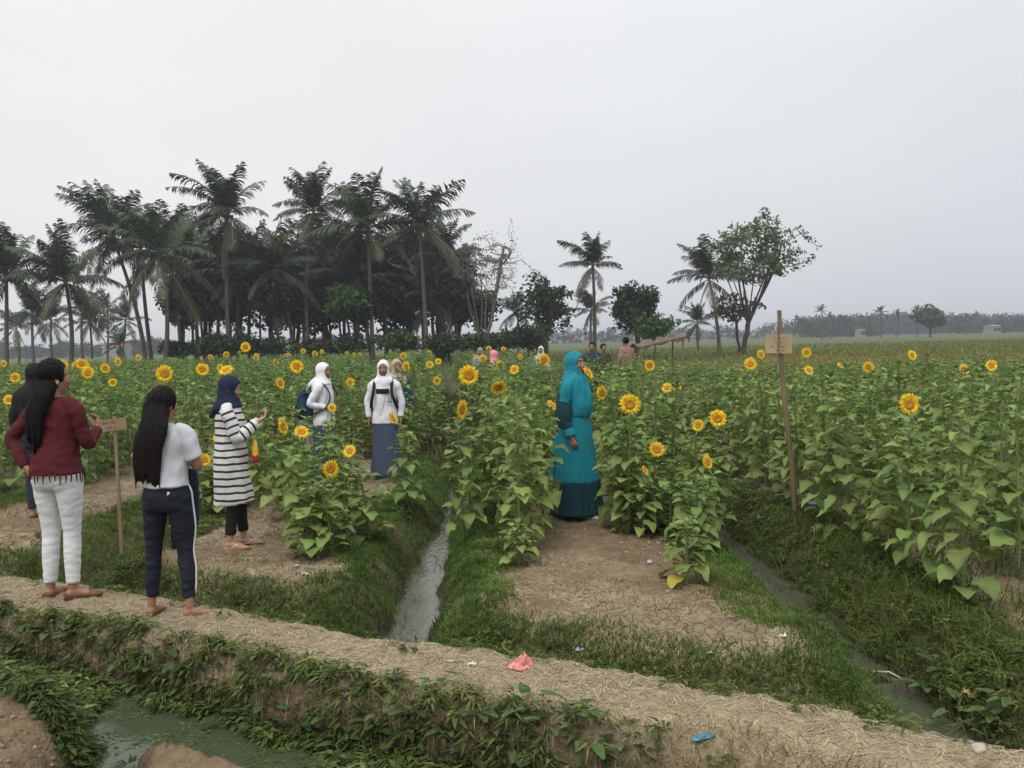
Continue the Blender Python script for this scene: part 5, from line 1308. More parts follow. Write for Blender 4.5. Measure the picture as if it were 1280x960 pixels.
def hijab(root, Hm, mat, cape, name="headscarf", fold=.006, open_=(.058, .080), seed=0, voxel=.009, inner=None):
    """hood round the head with a real opening for the face, flowing into the cape"""
    bm = bmesh.new(); ell(bm, Hm @ Vector((0, -.014, .020)), (.084, .102, .103), Hm.to_euler(), 22); ell(bm, Hm @ Vector((0, .012, -.050)), (.079, .082, .085), Hm.to_euler(), 20)
    limb(bm, [Hm @ Vector((0, -.008, .0)), Hm @ Vector((0, -.006, -.07)), (0, .0, 1.345), (0, .005, 1.295)], [(.080, .090), (.086, .094), (.112, .100), (.148, .110)], 20)
    limb(bm, cape[0], cape[1], 22)
    for extra in (cape[2] if len(cape) > 2 else []): limb(bm, extra[0], extra[1], 14)
    inv = Hm.inverted()
    def cut(co):
        p = inv @ co; return p.y > .028 and (p.x / open_[0]) ** 2 + ((p.z + .010) / open_[1]) ** 2 < 1
    o = finish(name, bm, mat, root, voxel, 4, fold=lambda c: fold if c.z < 1.40 else fold * .6, fscale=(14, 14, 4), cut=cut, seed=seed)
    md = o.modifiers.new("hem", 'SOLIDIFY'); md.thickness = .004; md.offset = -1
    return o
def person_root(px_foot, py_foot, top_py, facing, label, group=None, Y=None, zg=None, top_px=None):
    """foot pixel, head-top pixel, facing = world yaw of the figure's front (0 looks away from the camera)"""
    if Y is None:
        z = zg if zg is not None else 0.0
        for _ in range(4): P = gnd(px_foot, py_foot, z); z = Hs(P.x, P.y)
    else: P = at(px_foot, 480, Y); z = Hs(P.x, P.y) if zg is None else zg
    h = at(top_px or px_foot, top_py, P.y).z - z; root = empty("person", (P.x, P.y, z - .004), facing, h / 1.6); print(label[:30], "height %.2f at %.2f %.2f" % (h, P.x, P.y)); tag(root, label, "person", group); return root
def shoe(root, an, td, mat, name="shoe", up=.0, low=False):
    an = Vector(an); td = Vector(td).normalized(); bm = bmesh.new(); t = .012 if low else .0
    loft(bm, [an - td * .060 + Vector((0, 0, -.052)), an - td * .02 + Vector((0, 0, -.048)), an + td * .06 + Vector((0, 0, -.052)), an + td * .13 + Vector((0, 0, -.058)), an + td * .178 + Vector((0, 0, -.062))], [(.030, .030), (.036, .036), (.041, .033), (.044, .024), (.024, .015)], 12, ref=(td.y, -td.x, 0))
    def cut(co): 
        d = co - an; return d.z > (-.046 if d.dot(td) < .09 and d.dot(td) > -.045 else 1) 
    o = finish(name, bm, mat, root, .006, 2, cut=cut); return o
def sole(root, an, td, mat, strap=None, name="flip_flop"):
    an = Vector(an); td = Vector(td).normalized(); lt = Vector((td.y, -td.x, 0)); bm = bmesh.new()
    ring = [(-.062, .020), (-.05, .030), (0, .034), (.06, .037), (.12, .043), (.165, .038), (.185, .018)]
    pts = [an + td * a + lt * b for a, b in ring] + [an + td * a - lt * b for a, b in ring[::-1]]
    lo = [bm.verts.new((p.x, p.y, .004)) for p in pts]; hi = [bm.verts.new((p.x, p.y, .016)) for p in pts]; n = len(pts)
    bm.faces.new(hi); bm.faces.new(lo[::-1])
    for k in range(n): bm.faces.new((lo[k], lo[(k + 1) % n], hi[(k + 1) % n], hi[k]))
    o = finish(name, bm, mat, root, None, 0)
    if strap:
        bm = bmesh.new(); top = an + td * .10 + Vector((0, 0, -.030))
        for s in (-1, 1): loft(bm, [top, an + td * .06 + lt * s * .034 + Vector((0, 0, -.035)), an + td * .03 + lt * s * .036 + Vector((0, 0, -.058))], [.006, .006, .005], 6)
        finish("strap", bm, strap, o, None, 0)
A_L, A_R = (-.150, 0, 1.262), (.150, 0, 1.262)

# --- woman in maroon sweater and white jeans
M_MAROON = cloth("maroon_knit", (.080, .008, .013), .6, 160); M_JEANW = cloth("white_denim", (.68, .69, .70), .3, 200); M_SHOEB = cloth("brown_suede", (.17, .075, .048), .3)
rt = person_root(80, 743, 448, R(-12), "woman from behind in maroon fringed sweater and tight white jeans, hand on hip", zg=0, top_px=78)
ar = [(A_L, (-.315, -.03, 1.075), (-.165, -.085, .885), (.55, -.15, -.55), (.3, .9, 0), .7, -1), (A_R, (.200, .05, 1.03), (.165, .21, 1.12), (-.3, .35, .6), (-.6, -.6, 0), .8, 1)]
lg = [((-.085, -.01, .84), (-.082, .01, .46), (-.085, -.02, .075), (-.1, 1, 0)), ((.085, -.01, .84), (.075, .015, .46), (.085, -.015, .075), (.75, .6, 0))]
Hm = body(rt, M_SKIN, ar, lg, R(-38), R(-3)); face(rt, Hm)
def trousers(rt, lg, mat, hem=.10, w=1.0, top=.93, fold=.004, fs=(10, 10, 16), seed=0, name="trousers", flare=1.0):
    bm = bmesh.new()
    limb(bm, [(0, -.005, top), (0, -.012, .88), (0, -.014, .81), (0, -.005, .765)], [(.134 * w, .102 * w), (.158 * w, .120 * w), (.160 * w, .118 * w), (.11 * w, .095 * w)], 22)
    for s, (hip, kn, an, td) in zip((-1, 1), lg):
        hip, kn, an = Vector(hip), Vector(kn), Vector(an); a2 = kn + (an - kn) * ((kn.z - hem) / (kn.z - an.z))
        limb(bm, [hip + Vector((0, 0, .0)), hip * .62 + kn * .38, kn, kn * .6 + a2 * .4, a2], [(.088 * w, .098 * w), (.076 * w, .082 * w), (.052 * w, .055 * w), (.050 * w, .056 * w), (.038 * w * flare, .041 * w * flare)], 16)
        ell(bm, (s * .068, -.056, .800), (.075 * w, .064 * w, .080 * w))
    return finish(name, bm, mat, rt, .008, 3, fold=fold, fscale=fs, seed=seed)
trousers(rt, lg, M_JEANW, .105, 1.04, .875, .0045, (8, 8, 20))
bm = bmesh.new(); limb(bm, [(0, -.012, .845), (0, -.010, .93), (0, .005, 1.10), (0, .0, 1.23), (0, -.005, 1.31), (0, -.005, 1.345)], [(.176, .150), (.154, .136), (.138, .114), (.150, .106), (.112, .082), (.056, .054)], 22)
for sg, a in zip((-1, 1), ar):
    sh, e, w_ = Vector(a[0]), Vector(a[1]), Vector(a[2]); limb(bm, [inn(sh), sh + Vector((sg * .004, 0, 0)), sh * .5 + e * .5, e, e * .5 + w_ * .5, w_ + (e - w_) * .06], [.042, .052, .046, .041, .037, .029], 14)
sw = finish("sweater", bm, M_MAROON, rt, .008, 3, fold=.011, fscale=(8, 8, 11), seed=3)
for k in range(30):
    a = 2 * math.pi * k / 30; x, y = .178 * math.cos(a), .150 * math.sin(a) - .012; bm = bmesh.new(); L_ = random.uniform(.035, .065); dx = random.uniform(-.012, .012)
    loft(bm, [(x * .97, y * .97, .86), (x + dx * .4, y, .835), (x * 1.01 + dx, y * 1.01, .845 - L_)], [(.007, .004), (.007, .004), (.003, .002)], 6); finish("fringe", bm, M_MAROON, sw, None, 0)
def long_hair(rt, Hm, mat, path, rads, voxel=.009, seed=0):
    bm = bmesh.new(); ell(bm, Hm @ Vector((0, -.022, .030)), (.086, .098, .100), Hm.to_euler(), 20); limb(bm, path, rads, 20)
    inv = Hm.inverted(); zb = min(Vector(p).z for p in path)
    def ends(b2):
        for v_ in b2.verts:
            k = max(0, 1 - (v_.co.z - zb) / .16)
            if k > 0: v_.co.z += k * (.10 * mnoise.noise(Vector((v_.co.x * 38, v_.co.y * 38, 1))) - .01) + .03 * k * mnoise.noise(Vector((v_.co.x * 90, v_.co.y * 90, 2)))
    return finish("hair", bm, mat, rt, .006, 2, extra=ends, fold=.0085, fscale=(42, 42, 1.8), seed=seed, cut=lambda co: (inv @ co).y > .045 and (inv @ co).z < .07)
long_hair(rt, Hm, M_HAIR, [Hm @ Vector((0, -.045, .05)), Hm @ Vector((-.0, -.058, -.03)), (-.02, -.095, 1.36), (-.045, -.135, 1.25), (-.055, -.138, 1.12), (-.05, -.132, 1.03)], [(.082, .068), (.088, .062), (.080, .048), (.070, .030), (.050, .022), (.018, .010)])
for l in lg: shoe(rt, l[2], l[3], M_SHOEB)
bm = bmesh.new(); p = Hm @ Vector((.079, .0, -.03)); ell(bm, p, (.008, .012, .014)); finish("earring", bm, simple("gold", (.5, .35, .12), .3, .1, 10, 0), rt, None, 0)

# --- woman in white t-shirt and dark track pants
M_TEE = cloth("white_jersey", (.50, .52, .56), .15, 220); M_TRACK = cloth("dark_track_cloth", (.012, .015, .026), .2); M_STRIPE = cloth("stripe_white", (.55, .57, .6), .1)
rt = person_root(216, 768, 483, R(-8), "woman from behind with straight long hair, grey-white t-shirt and dark side-striped trousers", zg=0, top_px=201)
ar = [(A_L, (-.215, .03, 1.05), (-.06, .19, 1.03), (1, .2, .1), (0, -1, 0), .3, -1), (A_R, (.225, .03, 1.04), (.07, .20, 1.06), (-1, .1, -.1), (0, -1, 0), .3, 1)]
lg = [((-.085, -.01, .84), (-.125, .01, .46), (-.150, -.01, .070), (-.05, 1, 0)), ((.085, -.01, .84), (.105, .02, .46), (.150, -.04, .070), (.75, .55, 0))]
Hm = body(rt, M_SKIN, ar, lg, R(-25), R(-12)); face(rt, Hm)
tp = trousers(rt, lg, M_TRACK, .135, 1.0, .96, .010, (8, 8, 14), 5)
bm = bmesh.new(); limb(bm, [(0, -.01, .915), (0, -.008, .98), (0, .0, 1.12), (0, -.0, 1.23), (0, -.005, 1.31), (0, -.005, 1.345)], [(.166, .128), (.148, .116), (.146, .112), (.158, .106), (.118, .082), (.060, .058)], 22)
for sg, a in zip((-1, 1), ar):
    sh, e = Vector(a[0]), Vector(a[1]); limb(bm, [inn(sh), sh + Vector((sg * .006, 0, 0)), sh * .5 + e * .5, sh * .28 + e * .72], [.042, .054, .054, .058], 14)
def hollow(c): return False
finish("t_shirt", bm, M_TEE, rt, .008, 3, fold=.015, fscale=(7, 7, 5), seed=8)
long_hair(rt, Hm, M_HAIRB, [Hm @ Vector((0, -.045, .05)), Hm @ Vector((0, -.062, -.04)), (-.015, -.115, 1.33), (-.04, -.145, 1.22), (-.055, -.148, 1.10), (-.06, -.145, .99)], [(.082, .066), (.092, .060), (.100, .045), (.105, .032), (.100, .024), (.088, .016)], seed=4)
# white piping down the right side, following the leg
hip, kn, an = [Vector(v_) for v_ in lg[1][:3]]
bm = bmesh.new(); loft(bm, smooth_path([(.140, .0, .955), (.178, .0, .88), (.183, .005, .80), (kn.x + .088, .012, .62), (kn.x + .066, .012, .46), (kn.x + .085, -.0, .34), (an.x + .046, -.03, .17)]), [(.006, .007)] * 19, 8); finish("side_stripe", bm, M_STRIPE, tp, None, 0)
bm = bmesh.new(); loft(bm, [(.080, -.150, .868), (.092, -.152, .884), (.100, -.149, .890)], [(.003, .003), (.010, .004), (.004, .003)], 6); loft(bm, [(.092, -.150, .884), (.086, -.151, .893)], [(.006, .004), (.002, .002)], 6); finish("logo", bm, M_STRIPE, tp, None, 0)
# navy jacket she holds in front of her, its end hanging between the legs
bm = bmesh.new(); limb(bm, [(.05, .20, 1.0), (.045, .19, .8), (.03, .16, .6), (.015, .14, .43)], [(.07, .03), (.09, .03), (.10, .028), (.075, .018)], 16)
jk = finish("jacket", bm, cloth("navy_cloth", (.016, .024, .045), .3), None, .01, 3, fold=.010, fscale=(14, 8, 4), seed=12); jk.matrix_world = Matrix.Translation(rt.location) @ Matrix.Rotation(rt.rotation_euler.z, 4, 'Z') @ Matrix.Diagonal((rt.scale.x,) * 3 + (1,)); tag(jk, "dark navy jacket held in front by the white-shirted woman, hanging between her legs", "jacket")

# --- woman in striped tunic with phone
def stripe_mat(name, attr=None, period=.066, width=.31):
    m, nt, b = newmat(name); N, L = nt.nodes, nt.links; b.inputs['Roughness'].default_value = .85
    if attr: a = N.new('ShaderNodeAttribute'); a.attribute_name = attr; src = a.outputs['Fac']
    else:
        t = N.new('ShaderNodeTexCoord'); s = N.new('ShaderNodeSeparateXYZ'); L.new(t.outputs['Object'], s.inputs[0]); 
        nz_ = N.new('ShaderNodeTexNoise'); nz_.inputs['Scale'].default_value = 6; L.new(t.outputs['Object'], nz_.inputs[0]); ad = N.new('ShaderNodeMath'); ad.operation = 'MULTIPLY_ADD'; ad.inputs[1].default_value = .03; L.new(nz_.outputs[0], ad.inputs[0]); L.new(s.outputs[2], ad.inputs[2]); src = ad.outputs[0]
    d = N.new('ShaderNodeMath'); d.operation = 'DIVIDE'; d.inputs[1].default_value = period; L.new(src, d.inputs[0]); f = N.new('ShaderNodeMath'); f.operation = 'FRACT'; L.new(d.outputs[0], f.inputs[0]); c = N.new('ShaderNodeMath'); c.operation = 'LESS_THAN'; c.inputs[1].default_value = width; L.new(f.outputs[0], c.inputs[0])
    mx = N.new('ShaderNodeMixRGB'); mx.inputs[1].default_value = (.62, .61, .60, 1); mx.inputs[2].default_value = (.02, .02, .025, 1); L.new(c.outputs[0], mx.inputs[0]); L.new(mx.outputs[0], b.inputs['Base Color']); add_bump(nt, b, 180, .2, dist=.002); return m
M_STR = stripe_mat("striped_cotton"); M_STRS = stripe_mat("striped_sleeve", "along"); M_NAVY = cloth("navy_scarf", (.012, .018, .048), .25); M_BLACK = cloth("black_cloth", (.009, .009, .011), .2)
rt = person_root(294, 686, 468, R(-82), "woman in navy headscarf and black-and-white striped tunic looking at her phone", zg=0, top_px=284)
ar = [(A_L, (-.185, .09, 1.04), (-.075, .27, 1.17), (.45, .7, .45), (.2, 0, 1), 1.0, -1), (A_R, (.185, .09, 1.04), (.070, .27, 1.17), (-.45, .7, .45), (-.2, 0, 1), 1.0, 1)]
lg = [((-.08, -.01, .84), (-.08, .05, .46), (-.08, .07, .070), (-.2, 1, 0)), ((.08, -.01, .84), (.08, .01, .46), (.08, -.03, .070), (.15, 1, 0))]
Hm = body(rt, M_SKIN2, ar, lg, 0, R(-16)); face(rt, Hm)
trousers(rt, lg, M_BLACK, .13, .92, .9, .006, (9, 9, 10), 2, flare=1.25)
bm = bmesh.new(); limb(bm, [(0, .01, .415), (0, .0, .55), (0, -.005, .80), (0, 0, .98), (0, .01, 1.12), (0, -.005, 1.24), (0, -.015, 1.31), (0, -.01, 1.34)], [(.158, .180), (.164, .168), (.168, .148), (.150, .130), (.148, .130), (.152, .110), (.112, .082), (.060, .058)], 24)
finish("tunic", bm, M_STR, rt, .009, 4, fold=.020, fscale=(7, 7, 2.5), seed=21)
for sg, a in zip((-1, 1), ar):
    sh, e, w_ = Vector(a[0]), Vector(a[1]), Vector(a[2]); bm = bmesh.new(); limb(bm, [inn(sh), sh + Vector((sg * .012, 0, 0)), sh * .5 + e * .5, e + Vector((0, -.01, -.01)), e * .5 + w_ * .5 + Vector((0, 0, -.01)), w_ + (e - w_) * .14], [.042, .056, .057, .058, .054, .046], 16)
    def al(co, sh=sh, e=e, w_=w_):
        d1 = (e - sh); K = .066 * 20.62 - d1.length; t1 = max(0, min(1, (co - sh).dot(d1) / d1.length_squared)); d2 = (w_ - e); t2 = max(0, min(1, (co - e).dot(d2) / d2.length_squared))
        return t1 * d1.length + K if (co - (sh + d1 * t1)).length < (co - (e + d2 * t2)).length else d1.length + t2 * d2.length + K
    finish("sleeve", bm, M_STRS, rt, .009, 3, fold=.012, fscale=(9, 9, 9), seed=sg, attr=al)
hijab(rt, Hm, M_NAVY, ([(0, -.01, 1.37), (0, -.02, 1.31), (0, -.03, 1.25), (0, -.05, 1.20)], [(.09, .095), (.125, .115), (.115, .100), (.06, .05)], [([(0, -.07, 1.33), (0, -.14, 1.27), (0, -.17, 1.20)], [(.07, .04), (.06, .03), (.025, .015)])]), fold=.006, seed=5)
M_FLIP = cloth("tan_rubber", (.42, .24, .16), .1)
for l in lg: sole(rt, l[2], l[3], M_FLIP, M_EYEW)
M_PHONE = simple("phone_body", (.05, .055, .06), .25, .05, 10, 0)
def held(name, rt, lo, hi, pos, rot, mat, label, cat_, bev=.004):
    bm = bmesh.new(); bmesh.ops.create_cube(bm, size=1); bmesh.ops.scale(bm, vec=(hi[0] - lo[0], hi[1] - lo[1], hi[2] - lo[2]), verts=bm.verts); bmesh.ops.bevel(bm, geom=bm.edges[:], offset=bev, segments=2, affect='EDGES')
    me = bpy.data.meshes.new(name); bm.to_mesh(me); bm.free(); me.materials.append(mat); o = obj(name, me); o.matrix_world = Matrix.Translation(rt.location) @ Matrix.Rotation(rt.rotation_euler.z, 4, 'Z') @ Matrix.Diagonal((rt.scale.x,) * 3 + (1,)) @ Matrix.Translation(pos) @ Euler(rot).to_matrix().to_4x4(); return tag(o, label, cat_)
held("phone", rt, (0, 0, 0), (.07, .009, .14), (0.0, .365, 1.25), (R(-22), 0, 0), M_PHONE, "dark phone held in both hands by the woman in the striped tunic", "phone")
bm = bmesh.new(); limb(bm, [(0, 0, .13), (0, 0, .09), (0, 0, .0), (0, 0, -.02)], [(.02, .01), (.04, .022), (.048, .026), (.03, .02)], 12); o = finish("pouch", bm, cloth("yellow_plastic", (.75, .52, .05), .2), None, .007, 2, fold=.004, fscale=(20, 20, 20)); o.matrix_world = Matrix.Translation(rt.location) @ Matrix.Rotation(rt.rotation_euler.z, 4, 'Z') @ Matrix.Translation((.06, .20, .76)); tag(o, "small yellow and red pouch hanging in front of the striped tunic", "pouch")
bm = bmesh.new(); limb(bm, [(0, 0, .02), (0, 0, -.04), (0, 0, -.06)], [(.05, .029), (.045, .027), (.02, .015)], 12); finish("red_end", bm, cloth("red_plastic", (.55, .03, .02), .2), o, .007, 2)

# --- teal robed woman
M_TEAL = cloth("teal_robe", (.007, .18, .225), .3, 140); M_TEAL2 = cloth("teal_scarf", (.010, .20, .27), .3, 140); M_DTEAL = cloth("dark_teal", (.006, .040, .050), .3, 140); M_GREYSHOE = cloth("grey_shoe", (.3, .3, .31), .2)
rt = person_root(722, 645, 438, R(-118), "woman in long bright teal robe and teal headscarf standing on the trodden path", zg=0, top_px=721)
ar = [(A_L, (-.20, -.02, 1.03), (-.18, .08, .80), (.15, .35, -.9), (.9, -.2, 0), .8, 1), (A_R, (.21, -.04, 1.02), (.215, .05, .79), (-.1, .3, -.95), (-1, .1, 0), .8, 1)]
ar[0] = (A_L, (-.20, -.02, 1.03), (-.20, .05, .79), (.1, .3, -.95), (1, .1, 0), .8, -1)
lg = [((-.08, 0, .84), (-.09, .01, .46), (-.09, .09, .07), (-.1, 1, 0)), ((.08, 0, .84), (.09, .01, .46), (.09, .13, .07), (.1, 1, 0))]
Hm = body(rt, M_SKIN, ar, lg, R(-14), R(2)); face(rt, Hm)
FS = (16, 16, 1.3)
bm = bmesh.new(); limb(bm, [(0, .0, .34), (0, .0, .50), (0, -.005, .82), (0, 0, .98), (0, .005, 1.12), (0, -.005, 1.24), (0, -.01, 1.31)], [(.235, .21), (.212, .185), (.180, .152), (.158, .132), (.148, .124), (.152, .108), (.10, .075)], 26)
robe = finish("robe", bm, M_TEAL, rt, .010, 4, fold=lambda c: .008 + .028 * max(0, (.9 - c.z)), fscale=FS, seed=31)
bm = bmesh.new(); limb(bm, [(0, .0, .045), (0, .0, .16), (0, .0, .362)], [(.275, .25), (.256, .230), (.238, .213)], 28); finish("robe_hem_band", bm, M_DTEAL, rt, .010, 4, fold=.024, fscale=FS, seed=31)
bm = bmesh.new(); limb(bm, [(.06, -.235, .03), (.05, -.20, .5), (.05, -.15, .8)], [(.10, .05), (.09, .04), (.05, .03)], 16); finish("side_panel", bm, M_TEAL, robe, .010, 3, fold=.006, fscale=FS)
for sg, a in zip((-1, 1), ar):
    sh, e, w_ = Vector(a[0]), Vector(a[1]), Vector(a[2])
    bm = bmesh.new(); limb(bm, [inn(sh), sh + Vector((sg * .01, 0, 0)), sh * .5 + e * .5, sh * .36 + e * .64], [.042, .056, .062, .068], 16); finish("upper_sleeve", bm, M_TEAL, rt, .009, 3, fold=.005)
    bm = bmesh.new(); limb(bm, [sh * .6 + e * .4, e, e * .3 + w_ * .7], [.055, .054, .046], 14); finish("lower_sleeve", bm, M_DTEAL, rt, .009, 3, fold=.005)
    bm = bmesh.new(); limb(bm, [e * .34 + w_ * .66, e * .04 + w_ * .96], [.052, .051], 14); finish("cuff", bm, M_TEAL2, rt, .009, 2, fold=.003)
hijab(rt, Hm, M_TEAL2, ([(0, -.01, 1.37), (0, -.0, 1.29), (0, .015, 1.18), (0, .025, 1.06), (0, .02, .985)], [(.11, .105), (.152, .122), (.160, .138), (.160, .140), (.150, .124)]), fold=.016, seed=9)
for l in lg: shoe(rt, l[2], l[3], M_GREYSHOE)
bm = bmesh.new(); loft(bm, smooth_path([(-.150, -.09, 1.30), (-.172, .0, 1.335), (-.176, .08, 1.25), (-.172, .10, 1.16), (-.176, .04, 1.07)]), [(.014, .005)] * 13, 8, ref=(0, 0, 1)); finish("bag_strap", bm, M_BLACK, rt, None, 0)
# dark veil hem seen on her far side
bm = bmesh.new(); limb(bm, [(.17, -.03, 1.20), (.21, -.03, 1.0), (.22, -.02, .88)], [(.05, .07), (.055, .08), (.03, .05)], 14); finish("scarf_end", bm, M_DTEAL, rt, .01, 3, fold=.006)
held("phone", rt, (0, 0, 0), (.012, .06, .11), (-.185, .075, .705), (R(-15), R(6), 0), simple("phone_white", (.55, .54, .5), .3, .05, 10, 0), "pale phone held low in the teal-robed woman's hand", "phone")

# --- the two schoolgirls
M_WSC = cloth("white_scarf", (.74, .74, .77), .15, 160); M_WSH = cloth("white_blouse", (.70, .70, .74), .15, 160); M_SKIRT = cloth("grey_blue_skirt", (.055, .075, .115), .3, 120); M_BAG = cloth("blue_bag", (.022, .065, .13), .4, 120); M_STRAP = cloth("black_strap", (.012, .012, .016), .3)
def schoolgirl(rt, ar, hy, hpi, skin, cape, seed, badge):
    lg = [((-.08, 0, .84), (-.085, .01, .46), (-.085, 0, .07), (-.1, 1, 0)), ((.08, 0, .84), (.085, .01, .46), (.085, .0, .07), (.1, 1, 0))]
    Hm = body(rt, skin, ar, lg, hy, hpi); face(rt, Hm)
    bm = bmesh.new(); limb(bm, [(0, .0, .06), (0, .0, .30), (0, -.0, .60), (0, -.005, .84), (0, 0, .98)], [(.205, .18), (.188, .165), (.166, .145), (.156, .128), (.13, .105)], 26); finish("skirt", bm, M_SKIRT, rt, .010, 4, fold=lambda c: .005 + .024 * max(0, .95 - c.z), fscale=(16, 16, 1.2), seed=seed)
    bm = bmesh.new(); limb(bm, [(0, .0, .755), (0, 0, .86), (0, 0, 1.0), (0, .008, 1.13), (0, -.0, 1.24), (0, -.005, 1.31), (0, -.005, 1.345)], [(.172, .144), (.166, .136), (.148, .122), (.148, .122), (.155, .106), (.115, .082), (.060, .058)], 24)
    for sg, a in zip((-1, 1), ar):
        sh, e, w_ = Vector(a[0]), Vector(a[1]), Vector(a[2]); limb(bm, [inn(sh), sh + Vector((sg * .006, 0, 0)), sh * .5 + e * .5, e, e * .5 + w_ * .5, w_ + (e - w_) * .08], [.042, .053, .048, .045, .041, .036], 14)
    bl_ = finish("blouse", bm, M_WSH, rt, .009, 3, fold=.013, fscale=(8, 8, 5), seed=seed)
    hijab(rt, Hm, M_WSC, cape, fold=.006, seed=seed)
    for l in lg: shoe(rt, l[2], l[3], M_BLACK)
    return Hm, bl_
# left girl: turned to the right, hands at the waist, blue backpack
rt = person_root(408, 600, 452, R(-100), "schoolgirl in white blouse and headscarf seen from the side, wearing a blue backpack", zg=0, top_px=411)
ar = [(A_L, (-.215, -.10, 1.07), (-.13, .09, .99), (.4, .9, -.1), (.9, -.3, 0), .7, -1), (A_R, (.225, -.11, 1.055), (.13, .09, .98), (-.4, .9, -.1), (-.9, -.3, 0), .7, 1)]
Hm, bl_ = schoolgirl(rt, ar, R(-12), R(-4), M_SKIN, ([(0, -.01, 1.37), (0, -.02, 1.30), (0, -.02, 1.22), (0, -.0, 1.12)], [(.10, .10), (.150, .125), (.140, .13), (.06, .06)], [([(0, -.07, 1.36), (0, -.17, 1.28), (0, -.21, 1.18)], [(.10, .05), (.11, .04), (.07, .02)])]), 41, True)
def backpack(rt, mat, label, y=-.255, w=.145, z0=.83, z1=1.22, side_strap=True):
    bp_ = empty("backpack", (0, 0, 0)); bp_.matrix_world = Matrix.Translation(rt.location) @ Matrix.Rotation(rt.rotation_euler.z, 4, 'Z') @ Matrix.Diagonal((rt.scale.x,) * 3 + (1,)) @ Matrix.Translation((0, y, z0)); tag(bp_, label, "backpack")
    h = z1 - z0
    bm = bmesh.new(); limb(bm, [(0, 0, 0), (0, -.01, .05), (0, -.012, h * .5), (0, .01, h * .85), (0, .03, h)], [(w * .85, .075), (w, .105), (w, .105), (w * .85, .085), (w * .45, .035)], 22); finish("bag_body", bm, mat, bp_, .009, 3, fold=.006, fscale=(8, 8, 5), seed=2)
    bm = bmesh.new(); limb(bm, [(0, -.105, .05), (0, -.115, .12), (0, -.105, .2)], [(w * .6, .02), (w * .7, .03), (w * .6, .015)], 16); finish("front_pocket", bm, mat, bp_, .009, 3, fold=.003)
    for s in (-1, 1):
        bm = bmesh.new(); yb = -y; loft(bm, smooth_path([(s * .08, .05, h * .95), (s * .105, yb - .04, h + .125), (s * .115, yb + .075, h + .07), (s * .125, yb + .145, h - .07), (s * .165, yb + .10, h - .22), (s * .175, yb - .05, h * .25), (s * .12, .04, .05)]), [(.006, .020)] * 19, 8, ref=(0, 1, 0)); finish("strap", bm, M_STRAP, bp_, None, 0)
    bm = bmesh.new(); loft(bm, smooth_path([(-.03, .03, h), (0, .03, h + .04), (.03, .03, h)]), [.006] * 7, 6); finish("handle", bm, M_STRAP, bp_, None, 0); return bp_
backpack(rt, M_BAG, "dark blue backpack worn by the left schoolgirl")
bm = bmesh.new(); ell(bm, (.219, -.05, 1.185), (.006, .022, .030)); finish("sleeve_badge", bm, cloth("badge_blue", (.03, .12, .17), .1), rt, None, 0)
def zig():
    m, nt, b = newmat("zigzag_cloth"); N, L = nt.nodes, nt.links; t = N.new('ShaderNodeTexCoord'); s = N.new('ShaderNodeSeparateXYZ'); L.new(t.outputs['Object'], s.inputs[0])
    a = N.new('ShaderNodeMath'); a.operation = 'PINGPONG'; a.inputs[1].default_value = .02; L.new(s.outputs[1], a.inputs[0]); d = N.new('ShaderNodeMath'); d.operation = 'ADD'; L.new(a.outputs[0], d.inputs[0]); L.new(s.outputs[2], d.inputs[1])
    e_ = N.new('ShaderNodeMath'); e_.operation = 'DIVIDE'; e_.inputs[1].default_value = .022; L.new(d.outputs[0], e_.inputs[0]); f = N.new('ShaderNodeMath'); f.operation = 'FRACT'; L.new(e_.outputs[0], f.inputs[0]); c = N.new('ShaderNodeMath'); c.operation = 'LESS_THAN'; c.inputs[1].default_value = .5; L.new(f.outputs[0], c.inputs[0])
    mx = N.new('ShaderNodeMixRGB'); mx.inputs[1].default_value = (.55, .54, .52, 1); mx.inputs[2].default_value = (.02, .02, .02, 1); L.new(c.outputs[0], mx.inputs[0]); L.new(mx.outputs[0], b.inputs['Base Color']); b.inputs['Roughness'].default_value = .9; return m
bm = bmesh.new(); limb(bm, [(.0, 0, .80), (.0, -.02, .62), (.0, .0, .42), (0, .03, .25)], [(.10, .08), (.15, .13), (.16, .16), (.12, .15)], 20); o = finish("patterned_jacket", bm, zig(), None, .01, 3, fold=.02, fscale=(12, 12, 3), seed=6); o.matrix_world = Matrix.Translation(rt.location) @ Matrix.Rotation(rt.rotation_euler.z, 4, 'Z') @ Matrix.Translation((0, -.24, 0)); tag(o, "black and white patterned cloth hanging behind the left schoolgirl's skirt", "cloth")
# right girl: facing the camera
rt = person_root(484, 597, 449, R(178), "schoolgirl facing the viewer in white headscarf and blouse with long grey-blue skirt", zg=0, top_px=476)
ar = [(A_L, (-.225, -.01, 1.05), (-.215, .03, .82), (0, .1, -1), (1, 0, 0), .4, -1), (A_R, (.225, -.01, 1.05), (.215, .03, .82), (0, .1, -1), (-1, 0, 0), .4, 1)]
Hm, bl_ = schoolgirl(rt, ar, R(4), R(-2), M_SKIN, ([(0, -.01, 1.37), (0, .0, 1.30), (0, .02, 1.22), (.0, .05, 1.14)], [(.10, .10), (.135, .120), (.105, .11), (.05, .07)], [([(0.01, .09, 1.26), (.02, .125, 1.10), (.03, .130, .97), (.035, .13, .87)], [(.09, .03), (.055, .026), (.04, .018), (.018, .010)])]), 43, True)
bm = bmesh.new(); loft(bm, smooth_path([(.085, .128, 1.185), (0, .158, 1.185), (-.085, .128, 1.185)]), [(.007, .034)] * 7, 10, ref=(0, 1, 0)); finish("chest_band", bm, M_STRAP, rt, None, 0)
